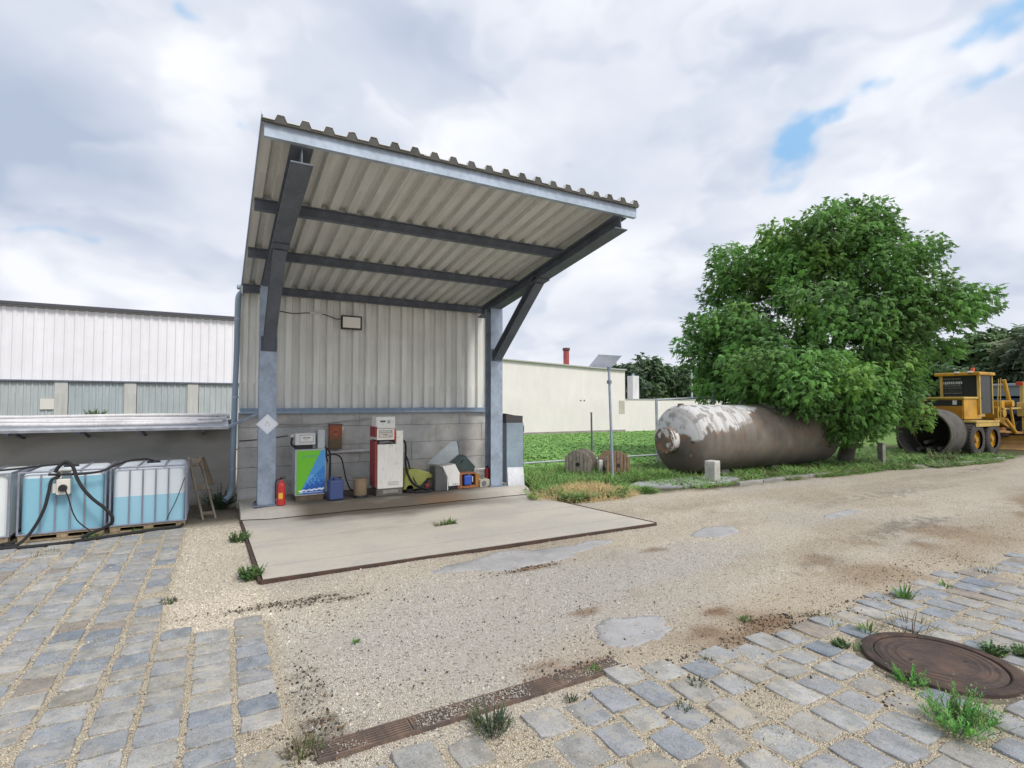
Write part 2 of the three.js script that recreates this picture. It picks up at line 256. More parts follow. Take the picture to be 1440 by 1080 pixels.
{
  const axis = (segs) => { const v = []; for (const [a, b, s] of segs) for (let x = a; x < b - 1e-6; x += s) v.push(x); v.push(segs.at(-1)[1]); return v; };
  const xs = axis([[-900, -100, 200], [-100, -20, 10], [-20, -4, 1], [-4, 9.6, .085], [9.6, 16, .16], [16, 32, .32], [32, 60, 2], [60, 200, 20], [200, 1000, 200]]);
  const zs = axis([[-1000, -200, 200], [-200, -60, 20], [-60, -30, 3], [-30, -14, .5], [-14, -10, .16], [-10, -.9, .085], [-.9, 6, 1], [6, 60, 9], [60, 400, 85]]);
  const pos = [], col = [], uv = [], idx = [];
  for (const z of zs) for (const x of xs) {
    const near = x > -4 && x < 30 && z > -14 && z < 1;
    const y = near ? groundH(x, z) : -.02;
    pos.push(x, y, z); uv.push(x, z);
    const c = groundColour(x, z); col.push(c[0] / .76, c[1] / .745, c[2] / .70);
  }
  const n = xs.length; for (let j = 0; j < zs.length - 1; j++) for (let i = 0; i < n - 1; i++) { const a = j * n + i; idx.push(a, a + n, a + 1, a + 1, a + n, a + n + 1); }
  const g = new THREE.BufferGeometry(); g.setAttribute('position', new THREE.Float32BufferAttribute(pos, 3)); g.setAttribute('color', new THREE.Float32BufferAttribute(col, 3)); g.setAttribute('uv', new THREE.Float32BufferAttribute(uv, 2)); g.setIndex(idx); g.computeVertexNormals();
  struct('ground', g, mat([1, 1, 1], { map: gravel.map, bumpMap: gravel.bump, bumpScale: .010, rough: .95, vertexColors: true }));
}

// ------------------------------------------------------------------ granite setts, left and right
const stoneGeos = [], SR = rng(77);
for (let v = 0; v < 14; v++) {                                       // unit stones: 1 x 1, worn round edges, uneven top
  const n = 4, ring = (s, y, k) => { const r = []; for (let i = 0; i < 12; i++) { const t = i / 12 * 4, e = Math.floor(t), q = (t - e) * 2 - 1; let x = [q, 1, -q, -1][e], z = [-1, q, 1, -q][e]; const corner = Math.abs(Math.abs(q) - 1) < .01 ? .955 : 1; r.push([x * .5 * s * corner, y, z * .5 * s * corner]); } return r; };
  const jit = Array.from({ length: 12 }, () => 1 - .15 * SR() * SR()), tilt = [(SR() - .5) * .011, (SR() - .5) * .011];
  const rings = [ring(.99, -.05), ring(1, .008), ring(.985, .015), ring(.93, .0195), ring(.45, .021)].map((r, k) => r.map((p, i) => [p[0] * jit[i], p[1] + (k > 1 ? tilt[0] * p[0] * 2 + tilt[1] * p[2] * 2 + (SR() - .5) * .005 : 0), p[2] * jit[i]]));
  const pos = [], idx = []; for (const r of rings) for (const p of r) pos.push(...p); pos.push(0, .021 + (SR() - .5) * .005, 0);
  for (let k = 0; k < rings.length - 1; k++) for (let i = 0; i < 12; i++) { const a = k * 12 + i, b = k * 12 + (i + 1) % 12; idx.push(a, a + 12, b, b, a + 12, b + 12); }
  for (let i = 0; i < 12; i++) idx.push(48 + i, 60, 48 + (i + 1) % 12);
  const g = new THREE.BufferGeometry(); g.setAttribute('position', new THREE.Float32BufferAttribute(pos, 3)); g.setIndex(idx); g.computeVertexNormals();
  const o = [SR(), SR()], uv = []; for (let i = 0; i < pos.length / 3; i++) uv.push(pos[i * 3] * .26 + o[0], pos[i * 3 + 2] * .24 + o[1] + pos[i * 3 + 1]);
  g.setAttribute('uv', new THREE.Float32BufferAttribute(uv, 2)); stoneGeos.push(g);
}
const stoneMats = [[.44, .44, .43], [.395, .395, .395], [.455, .445, .415], [.385, .392, .402], [.42, .40, .365], [.345, .362, .385], [.49, .475, .445], [.32, .345, .38], [.41, .40, .375], [.37, .375, .38], [.365, .32, .275], [.44, .415, .37], [.265, .295, .335], [.385, .36, .31]]
  .map((c) => mat(c, { map: T.granite, bumpMap: T.granite, bumpScale: .006, rough: .78 }));
const pickM = (r) => (r < .86 ? Math.floor(r / .86 * 10) : 10 + Math.floor((r - .86) / .14 * 4)) % 14;
const HOLE = [4.88, -2.06, .5];                                       // the manhole sits in the right pavement
function pave(name, list) {
  const root = new THREE.Group(); root.name = name; root.userData.kind = 'structure'; scene.add(root);
  list.sort((a, b) => a.d - b.d); const rest = [];
  list.forEach((s, i) => {
    const o = new THREE.Mesh(stoneGeos[s.v], stoneMats[s.m]); o.name = i ? `paving_stone_${String(i).padStart(3, '0')}` : 'paving_stone';
    o.position.set(s.x, s.y, s.z); o.rotation.set(s.rx, s.turn, s.rz); o.scale.set(s.w, 1, s.l); o.castShadow = o.receiveShadow = true;
    if (i < 300) root.add(o); else { o.updateMatrix(); rest.push(stoneGeos[s.v].toNonIndexed().applyMatrix4(o.matrix)); }
  });
  if (rest.length) { const o = part(root, 'paving_stones', rest, stoneMats[0]); o.userData.kind = 'stuff'; }
  return list.length;
}
function columns(list, right, left, width, z0, z1, R, o) {            // rows of stones that run away from the camera
  for (let x = right(); x > left; ) {
    const w = width * (1 + (R() - .5) * .16); let z = z1(x) + R() * .1;
    while (z > z0(x)) {
      const l = o.len * (1 + (R() - .5) * o.vary), cx = x - w / 2 + (R() - .5) * o.off, cz = z - l / 2;
      if (inView(cx, cz, .3) && R() > o.miss && Math.hypot(cx - HOLE[0], cz - HOLE[1]) > HOLE[2] + .08)
        list.push({ x: cx, z: cz, y: -.0075 + (R() - .5) * .007 - (R() < o.sunk ? .008 : 0), w: (w - o.gapX * (.7 + .6 * R())), l: l - o.gapZ * (.6 + .8 * R()), rx: (R() - .5) * .03, rz: (R() - .5) * .03, turn: (R() - .5) * o.turn + (R() < .5 ? Math.PI : 0), v: Math.floor(R() * 14), m: pickM(R()), d: Math.hypot(cx, cz) });
      z -= l;
    }
    x -= w;
  }
}
{
  const R = rng(21), L = [];
  const o = { len: .225, vary: .34, off: .008, gapX: .028, gapZ: .013, turn: .035, miss: .012, sunk: .06 };
  columns(L, () => .405, -.36, .274, (x) => -5.42 + .06 * Math.sin(x * 9), () => -2.3, R, o);
  columns(L, () => -.42, -4.4, .272, (x) => -9.85, () => -3.0, R, { ...o, miss: .02 });
  pave('cobble_pavement', L);
  const L2 = [];
  columns(L2, () => 12.5, .62, .285, (x) => paveR(x - .12), () => -1.0, R, { len: .285, vary: .42, off: .03, gapX: .034, gapZ: .029, turn: .12, miss: .045, sunk: .16 });
  pave('cobble_pavement_001', L2);
}

// ------------------------------------------------------------------ loose gravel lying on the ground
const SLAB = [[.47, -6.62], [6.33, -6.6], [6.02, -8.9], [5.95, -10.1], [.38, -10.1], [.40, -9.5]];
const onSlab = (x, z) => x > .38 && x < 6.36 - .16 * (-6.6 - z) && z < -6.58 && z > -12;
{
  const g = new THREE.IcosahedronGeometry(1, 0), R = rng(31), ms = [], cs = [];
  const add = (n, x0, x1, z0, z1, s0, s1) => { for (let i = 0; i < n; i++) { const x = mix(x0, x1, R()), z = mix(z0, z1, R()), q = R(); if (!inView(x, z) || onSlab(x, z) || (z < -9 && x > 6) || (x > 8 && z < kerbZ(x) + .05)) continue;
    const c = groundColour(x, z), s = mix(s0, s1, R() * R()), t = (.76 + .42 * R()) * (R() < .07 ? .4 : R() < .11 ? 1.18 : 1); if (fbm(x * 1.3, 4, z * 1.3, 3) < .30 + .25 * q) continue;
    const y = groundH(x, z);
    ms.push(TR(x, y + s * .18, z, R() * 6, R() * 6, R() * 6, s, s * (.5 + .4 * R()), s * (.7 + .5 * R()))); cs.push(C(c[0] * t, c[1] * t, c[2] * t * (.97 + .06 * R()))); } };
  add(150000, -2.8, 7.5, -6.6, -1.3, .003, .0095); add(26000, -2.6, .5, -10, -5.4, .005, .011); add(70000, 5, 14, -8.6, -1.8, .005, .011); add(1300, 0, 9, -7, -1.4, .010, .017);
  for (let i = 0; i < 90000; i++) { const x = mix(-2.8, 9.5, R()), z = mix(-10, -1.3, R()); if (!paved(x, z) || !inView(x, z)) continue; const e = fbm(x * 1.1 + 5, 9, z * 1.1, 4), q = fbm(x * 5, 3, z * 5, 2); if (R() > step(.40, .68, e) * .8 + .10 * q) continue; const s = .0022 + .0035 * R() * R(), c = groundColour(x, z), t = .72 + .4 * R(); ms.push(TR(x, .013, z, R() * 6, R() * 6, R() * 6, s * 1.4, s * .8, s)); cs.push(C(c[0] * t, c[1] * t, c[2] * t * .96)); }
  for (let i = 0; i < 1500; i++) { const x = mix(.55, 2.74, R()), z = -3.255 + (R() - .5) * .15, s = .003 + .005 * R() * R(), c = groundColour(x, z), t = .45 + .4 * R(); if (R() > step(.35, .6, fbm(x * 4, 1, z * 4, 3))) continue; ms.push(TR(x, .013, z, R() * 6, R() * 6, R() * 6, s * 1.3, s, s)); cs.push(C(c[0] * t, c[1] * t, c[2] * t)); }
  stuff(scene, 'gravel', g, mat([1, 1, 1], { rough: .9 }), ms, cs, 'loose pale gravel strewn over the yard and in the paving joints', 'gravel');
}

{
  const R = rng(37), ms = [], cs = [], g = new THREE.DodecahedronGeometry(1, 0);
  for (const [cx, cz, rx, rz, n] of [[.62, -5.85, .55, .06, 190], [1.0, -5.72, .45, .05, 130], [.58, -3.95, .14, .5, 120], [1.3, -5.2, .8, .4, 40], [2.4, -4.2, 1.6, .8, 110], [.55, -3.45, .16, .2, 120], [3.35, -5.62, .45, .07, 120], [3.9, -3.05, .9, .10, 160], [4.45, -3.2, .35, .12, 140], [5.6, -3.0, .8, .15, 130], [3.2, -2.6, .9, .3, 90], [4.3, -1.9, .5, .3, 90], [7.5, -3.3, 1.2, .3, 120], [2.45, -3.38, .5, .08, 70]])
    for (let i = 0; i < n; i++) { const a = R() * 6.283, d = Math.sqrt(R()) * (R() < .25 ? 1.7 : 1), x = cx + Math.cos(a) * d * rx, z = cz + Math.sin(a) * d * rz, s = .004 + .009 * R() * R(); ms.push(TR(x, groundH(x, z) + .006, z, R() * 6, R() * 6, R() * 6, s * 1.5, s * .6, s)); const k = .5 + R(); cs.push(R() < .6 ? C(.05 * k, .045 * k, .035 * k) : C(.14 * k, .09 * k, .05 * k)); }
  stuff(scene, 'debris', g, mat([1, 1, 1], { rough: .95 }), ms, cs, 'dark crumbs of earth and moss scattered over the gravel and setts', 'debris');
}

{
  const R = rng(39), ms = [], cs = [], p = [-.5, 0, 0, .5, 0, 0, 0, 1, .2], g = new THREE.BufferGeometry(); g.setAttribute('position', new THREE.Float32BufferAttribute(p, 3)); g.computeVertexNormals(); g.setAttribute('uv', new THREE.Float32BufferAttribute(new Float32Array(6), 2));
  for (let i = 0; i < 70000; i++) { const x = mix(-2.8, 9.5, R()), z = mix(-10, -1.3, R()); if (!paved(x, z) || !inView(x, z)) continue; const e = fbm(x * 1.9 + 15, 9, z * 1.9, 4); if (R() > step(.44, .60, e) * (x > .5 ? 1 : .4)) continue; const s = .008 + .016 * R(); ms.push(TR(x, groundH(x, z) - .002, z, (R() - .5) * 1.4, R() * 6.3, (R() - .5) * 1.4, s * .35, s, s)); const k = .6 + .7 * R(); cs.push(R() < .5 ? C(.085 * k, .10 * k, .035 * k) : R() < .6 ? C(.13 * k, .10 * k, .05 * k) : C(.05 * k, .05 * k, .03 * k)); }
  stuff(scene, 'moss', g, mat([1, 1, 1], { rough: .9 }), ms, cs, 'brown green moss and sprouts in the paving joints', 'moss');
}

// ------------------------------------------------------------------ bare concrete remnants in the gravel
function patch(name, cx, cz, rx, rz, seed, turn = 0) {
  const N = 90, K = 6, pos = [], idx = [], uv = []; const push = (x, y, z) => { pos.push(x, y, z); uv.push(x, z); };
  const at = (f, i) => { const a = i / N * Math.PI * 2, r = f * (.50 + 1.0 * fbm(Math.cos(a) * 1.9 + seed, Math.sin(a) * 1.9, seed, 7)), x = Math.cos(a) * rx * r, z = Math.sin(a) * rz * r; return [cx + x * Math.cos(turn) + z * Math.sin(turn), cz - x * Math.sin(turn) + z * Math.cos(turn)]; };
  push(cx, groundH(cx, cz) + .008, cz); for (let k = 1; k <= K + 1; k++) for (let i = 0; i < N; i++) { const [x, z] = at(Math.min(1, k / K), i); push(x, groundH(x, z) + (k <= K ? mix(.008, .0045, k / K) : -.03), z); }
  for (let i = 0; i < N; i++) idx.push(0, 1 + (i + 1) % N, 1 + i); for (let k = 0; k < K; k++) for (let i = 0; i < N; i++) { const p = 1 + k * N + i, q = 1 + k * N + (i + 1) % N; idx.push(p, q, p + N, q, q + N, p + N); }
  const g = new THREE.BufferGeometry(); g.setAttribute('position', new THREE.Float32BufferAttribute(pos, 3)); g.setAttribute('uv', new THREE.Float32BufferAttribute(uv, 2)); g.setIndex(idx); g.computeVertexNormals(); struct(name, g, patchM);
}
const patchM = mat([.44, .43, .425], { map: T.concrete, bumpMap: T.grit, bumpScale: .002, rough: .9 });
patch('concrete_patch', 3.45, -6.02, .95, .36, 3); patch('concrete_patch', 3.28, -3.66, .38, .28, 8, .25); patch('concrete_patch', 6.8, -5.8, .5, .26, 12, .3); patch('concrete_patch', 4.75, -6.18, .30, .12, 15); patch('concrete_patch', 9.9, -5.6, .7, .12, 19, .1);

// ------------------------------------------------------------------ the slab in front of the pumps
{
  const root = new THREE.Group(); root.name = 'concrete_slab'; root.userData.kind = 'structure'; scene.add(root);
  const S = 1024, cols = (u, v) => { const x = mix(.3, 6.4, u), z = mix(-6.5, -10.4, v), a = pf(u, v, 6, 201, 6), f = pf(u, v, 170, 211, 2), b = pf(u * .5, v, 9, 221, 5);
    let c = mix3([.50, .455, .385], [.44, .41, .36], step(.35, .65, a)); const m = .93 + .14 * f; c = c.map((q) => q * m);
    const wet = step(.56, .72, pf(u, v, 5, 231, 5)) * step(-7.6, -9, z); c = mix3(c, [.30, .28, .25], wet * .5);
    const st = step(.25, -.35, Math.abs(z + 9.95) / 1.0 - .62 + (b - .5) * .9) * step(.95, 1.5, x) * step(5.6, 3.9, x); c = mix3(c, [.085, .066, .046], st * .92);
    const tp = step(-10.12, -10.30, z + (b - .5) * .3) * step(1.0, 1.4, x) * step(5.3, 4.6, x); c = mix3(c, [.075, .062, .05], tp * (.55 + .4 * step(.4, .6, b)));  // plinth top: stain plus contact shade under the pumps, painted into the colour
    const rs = step(.7, .1, Math.hypot((x - 3.9) / 1.3, (z + 10.0) / .38) + (b - .5) * .8); c = mix3(c, [.20, .115, .062], rs * .55);
    const line = step(.012, .0, Math.abs(((v * 3.1 + .02 * pf(u, v, 12, 241, 3)) % 1) - .5) / 3.1) * .25; return mix3(c, [.24, .22, .19], line); };
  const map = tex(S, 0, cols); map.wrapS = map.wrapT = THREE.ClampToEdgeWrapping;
  const sh = new THREE.Shape(SLAB.map(([x, z]) => new THREE.Vector2(x, -z))); sh.holes.push(new THREE.Path([[3.06, 8.08], [3.48, 8.12], [3.44, 8.44], [3.08, 8.42]].map((p) => new THREE.Vector2(...p))));
  const g = new THREE.ExtrudeGeometry(sh, { depth: .2, bevelEnabled: false }).toNonIndexed(); g.rotateX(-Math.PI / 2); g.translate(0, -.165, 0);
  const slabUV = (g) => { const p = g.attributes.position, uv = []; for (let i = 0; i < p.count; i++) uv.push((p.getX(i) - .3) / 6.1, (-6.5 - p.getZ(i)) / 3.9); g.setAttribute('uv', new THREE.Float32BufferAttribute(uv, 2)); return g; };
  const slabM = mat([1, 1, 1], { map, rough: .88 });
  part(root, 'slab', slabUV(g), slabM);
  const rs = [[V(.44, .02, -6.585), V(6.33, .02, -6.565)], [V(.435, .02, -6.60), V(.36, .02, -10.1)], [V(6.365, .02, -6.60), V(6.06, .02, -8.9)]];
  for (const [a, b] of rs) part(root, 'edge_iron', [bar(a.clone().setY(.0), b.clone().setY(.0), .036, .074, .005)], mat([.55, .5, .5], { map: T.rust, bumpMap: T.grit, bumpScale: .003, rough: .9 }));
  part(root, 'sump_hole', [bx(3.27, -.12, -8.25, .5, .02, .45)], mat([.09, .075, .05], { map: T.dirt }));
  // the plinth that the pumps and columns stand on, its front face sloping down to the slab
  const prof = [[-9.93, .05], [-10.02, .11], [-10.12, .165], [-10.24, .19], [-11.46, .195], [-11.46, -.1], [-9.93, -.1]];
  const NX = 40, pos = [], idx = [], uv = [];
  for (let i = 0; i <= NX; i++) { const t = i / NX, x = mix(.36, 5.98, t); for (const [z, y] of prof) { const e = step(0, .09, t); const yy = y > .05 ? .05 + (y - .05) * mix(.75, 1, e) + (fbm(x * 2, 1, z * 3, 3) - .5) * .02 : y; pos.push(x, yy, z + (z > -10.3 ? (fbm(x * 1.3, 9, 1, 3) - .5) * .12 - .12 * (1 - e) : 0)); uv.push((x - .3) / 6.1, (-6.5 - z) / 3.9); } }
  const np = prof.length; for (let i = 0; i < NX; i++) for (let k = 0; k < np - 1; k++) { const a = i * np + k, b = a + np; idx.push(a, b, a + 1, b, b + 1, a + 1); }
  for (const i of [0, NX]) for (let k = 1; k < np - 1; k++) idx.push(i * np, i * np + k, i * np + k + 1);
  const pg = new THREE.BufferGeometry(); pg.setAttribute('position', new THREE.Float32BufferAttribute(pos, 3)); pg.setAttribute('uv', new THREE.Float32BufferAttribute(uv, 2)); pg.setIndex(idx); const pn2 = pg.toNonIndexed(); pn2.computeVertexNormals();
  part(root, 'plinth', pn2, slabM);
}

// ------------------------------------------------------------------ block wall under the cladding, retaining wall at the left
const blockM = [[.62, .615, .59], [.575, .57, .55], [.65, .635, .605], [.60, .58, .545], [.56, .55, .54]].map((c) => concreteM(c, .006));
{
  const R = rng(41), t = thing('block_wall', 'grey concrete block wall under the white cladding behind the fuel pumps', 'wall');
  part(t, 'mortar', [bx(2.99, .89, -11.62, 5.30, 1.86, .2)], concreteM([.45, .445, .43]));
  const H = [.385, .385, .385, .385, .29]; let y = -.01;
  H.forEach((h, r) => { let x = .335, first = true; while (x < 5.63) { let w = first && r % 2 ? .575 : 1.15; w = Math.min(w, 5.645 - x); first = false; if (w > .05) part(t, 'concrete_block', bx(x + w / 2, y + h / 2, -11.53 + (R() - .5) * .008, w - .005, h - .006, .09, .004), blockM[Math.floor(R() * 5)]); x += w; } y += h; });
  const w = thing('retaining_wall', 'dark stained concrete wall behind the blue-filled tanks with a zinc ledge', 'wall');
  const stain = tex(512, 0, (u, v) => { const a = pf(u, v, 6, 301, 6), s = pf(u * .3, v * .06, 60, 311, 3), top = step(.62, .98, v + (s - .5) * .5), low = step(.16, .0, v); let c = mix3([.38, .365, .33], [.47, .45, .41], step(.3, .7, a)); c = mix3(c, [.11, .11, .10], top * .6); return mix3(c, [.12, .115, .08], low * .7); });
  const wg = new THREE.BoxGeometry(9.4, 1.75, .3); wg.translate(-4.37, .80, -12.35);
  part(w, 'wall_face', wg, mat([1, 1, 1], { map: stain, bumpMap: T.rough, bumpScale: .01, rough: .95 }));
  // sloping zinc ledge with a turned-down edge, on brackets
  const sheet = ext([[-11.22, 1.575], [-12.55, 1.70], [-12.55, 1.706], [-11.214, 1.581], [-11.214, 1.545], [-11.22, 1.545]], 9.2); sheet.rotateY(-Math.PI / 2); sheet.translate(.17, 0, 0);
  part(w, 'ledge_sheet', uvm(sheet.applyMatrix4(new THREE.Matrix4())), mat([.60, .62, .66], { map: T.zinc, rough: .42, metal: .35 }));
  part(w, 'ledge_gutter', [bar(V(-9, 1.575, -11.19), V(.17, 1.575, -11.19), .05, .03, .006), bar(V(-9, 1.556, -11.212), V(.17, 1.556, -11.212), .010, .06)], mat([.62, .64, .68], { map: T.zinc, rough: .4, metal: .35 }));
  for (const x of [-2.95, -2.05, -1.2, -.25]) part(w, 'ledge_bracket', [bar(V(x, 1.515, -11.3), V(x, 1.585, -12.2), .05, .07), bar(V(x, 1.49, -11.75), V(x, 1.40, -12.2), .03, .04)], M.darkSteel);
  part(w, 'end_strut', [bar(V(.16, 1.56, -11.22), V(.66, 1.80, -11.40), .05, .055, .008)], M.zinc);
}
// white plastic pipes lying on the ledge
{
  const R = rng(51);
  for (const [y, z, r, x0, x1, yaw, say] of [[1.655, -11.42, .030, -7.4, .05, .0, 'frontmost'], [1.685, -11.58, .036, -7.5, -.35, .01, 'second from the front'], [1.705, -11.76, .04, -7.4, .12, -.008, 'third from the front'], [1.725, -11.95, .045, -7.5, .02, .006, 'fourth from the front'], [1.775, -11.86, .03, -7.5, .10, .012, 'highest one'], [1.745, -12.16, .04, -7.5, .18, 0, 'rearmost']]) {
    const t = thing('plastic_pipe', `long white plastic pipe on the zinc ledge, the ${say} of the row`, 'pipe', [0, 0, 0], 0, 'white pipes lying on the zinc ledge');
    const pts = []; for (let i = 0; i <= 8; i++) { const q = i / 8; pts.push([mix(x0, x1, q), y + .012 * Math.sin(q * 9 + z * 9), z + yaw * (q - .5) * 8 + .02 * Math.sin(q * 5 + y * 20)]); }
    part(t, 'tube', tb(pts, r, 40, 10), M.pipe); const e = V(...pts[8]), d = e.clone().sub(V(...pts[7])).normalize();
    part(t, 'socket', [cy(e.clone().sub(d.clone().multiplyScalar(.11)), e.clone().add(d.clone().multiplyScalar(.02)), r * 1.22, r * 1.22, 12, true)], M.pipe);
    part(t, 'end_opening', cy(e.clone().add(d.clone().multiplyScalar(.004)), e.clone().add(d.clone().multiplyScalar(.008)), r * .8, r * .8, 12), M.black);
  }
}

// ------------------------------------------------------------------ the canopy
const roofY = (z) => 5.02 + .1375 * (z + 6.19);
const XL = .765, XR = 5.335;
{
  const t = thing('fuel_canopy', 'steel canopy with corrugated roof, white cladding and two H columns over the fuel pumps', 'canopy');
  for (const x of [XL, XR]) {
    const c = part(t, 'column', [hb(V(x, .17, -10.50), V(x, 4.10, -10.50), .285, .29, .014, .02, V(0, 0, 1))], M.zinc);
    part(c, 'base_plate', bx(x, .205, -10.5, .40, .025, .40, .004), M.steel);
    for (const [a, b] of [[-.16, -.16], [.16, -.16], [-.16, .16], [.16, .16]]) part(c, 'bolt', cy(V(x + a, .21, -10.5 + b), V(x + a, .245, -10.5 + b), .018, .018, 6), M.rust);
    const zf = -6.22, zb = -11.12; part(t, 'rafter', [hb(V(x, roofY(zf) - .155 - .1, zf), V(x, roofY(zb) - .155 - .1, zb), .24, .205, .012, .016, V(0, 1, 0))], M.darkSteel);
    part(t, 'brace', [hb(V(x, 3.02, -10.36), V(x, 4.36, -8.62), .19, .18, .011, .014, V(0, .8, .6)), bx(x, 3.06, -10.345, .26, .26, .02), bar(V(x, roofY(-8.75) - .375, -8.75), V(x, roofY(-8.4) - .375, -8.4), .24, .016)], M.darkSteel);
  }
  for (const z of [-7.92, -9.61, -11.40]) part(t, 'purlin', [hb(V(.375, roofY(z) - .078, z), V(5.59, roofY(z) - .078, z), .09, .152, .009, .011, V(0, 1, 0))], M.darkSteel);
  const f = [[0, 0], [.07, 0], [.07, .010], [.008, .010], [.008, .145], [.07, .145], [.07, .155], [0, .155]].map(([a, b]) => [-6.16 - a, roofY(-6.19) - .157 + b]);
  const fg = ext(f, 5.22); fg.rotateY(-Math.PI / 2); fg.translate(5.595, 0, 0); part(t, 'fascia_channel', uvm(fg), mat([.47, .55, .66], { map: T.zinc, rough: .5, metal: .15 }));
  // roof of overlapping trapezoid sheets, front to back
  const SL = Math.atan(.1375), len = 5.62 / Math.cos(SL), tone = [[.71, .72, .71], [.68, .69, .68], [.70, .71, .695], [.67, .68, .675], [.705, .715, .70]];
  for (let k = 0; k < 6; k++) {
    const x0 = .345 + k * .9, w = Math.min(.93, 5.615 - x0); if (w <= .2) continue;
    const g = corrugated(w, len, .25, .07, .125, .070, .007, k * .9); g.translate(0, 0, -len); g.rotateX(-SL);
    g.translate(x0, roofY(-6.10) + .0035 + (k % 2) * .0075, -6.10); part(t, 'roof_sheet', uvm(g), mat(tone[k % 5], { map: T.streak, rough: .65 }));
  }
  // added dark strip above the fascia, standing in for shade inside the ribs
  { const pts = [[0, -.02]]; for (let k = 0; k < 22; k++) for (const [o, h] of [[0, 0], [.125, 0], [.1525, .066], [.2225, .066]]) { const x = k * .25 + o; if (x < 5.25) pts.push([x, h]); } pts.push([5.25, 0], [5.25, -.02]); const g = ext(pts, .03); g.translate(.345, roofY(-6.12) - .005, -6.142); part(t, 'rib_shade_strip', g, mat([.12, .118, .11], { map: T.mottle, rough: .9 })); }
  // wall cladding
  for (let k = 0; k < 6; k++) {
    const x0 = .37 + k * .9, w = Math.min(.905, 5.66 - x0); if (w <= .05) continue;
    const g = corrugated(w, 1, .265, .115, .105, .085, .004, k * .9); g.rotateX(-Math.PI / 2); g.scale(1, 2.40, 1); g.translate(x0, 1.88, -11.50 + (k % 2) * .005); part(t, 'cladding_sheet', uvm(g), M.clad);
  }
  const dr = ext([[0, 0], [.10, -.02], [.10, -.075], [.0, -.075]], 5.33); dr.rotateY(-Math.PI / 2); dr.scale(1, 1, -1); dr.translate(5.68, 1.90, -11.49);
  part(t, 'girt', [bx(3.02, 1.868, -11.455, 5.33, .075, .13, .006), bx(3.02, 1.812, -11.40, 5.33, .03, .012)], M.rail);
  part(t, 'corner_trim', bx(.355, 3.08, -11.47, .03, 2.4, .10), M.clad); part(t, 'corner_trim', bx(5.672, 3.08, -11.47, .02, 2.4, .10), M.clad);
  part(t, 'verge_trim', [bar(V(.348, roofY(-6.05) + .02, -6.05), V(.348, roofY(-11.55) + .02, -11.55), .012, .06)], M.zinc);
  part(t, 'roof_gutter', [bx(.33, 4.27, -11.58, .12, .09, .14, .03)], M.zinc);
  const dp = part(t, 'downpipe', [tb([[.40, 4.17, -11.62], [.35, 4.15, -11.5], [.30, 4.05, -11.42], [.29, 3.9, -11.40], [.285, 3.0, -11.40], [.265, 1.9, -11.40], [.245, .6, -11.40], [.235, .36, -11.40], [.21, .27, -11.37], [.13, .20, -11.30]], .052, 70, 14)], mat([.27, .35, .44], { map: T.streak, rough: .5 }));
  for (const y of [3.6, 2.1, .75]) part(dp, 'pipe_clamp', cy(V(.25 + .012 * y, y, -11.40), V(.25 + .012 * y, y + .035, -11.40), .060, .060, 14), M.zinc);
}

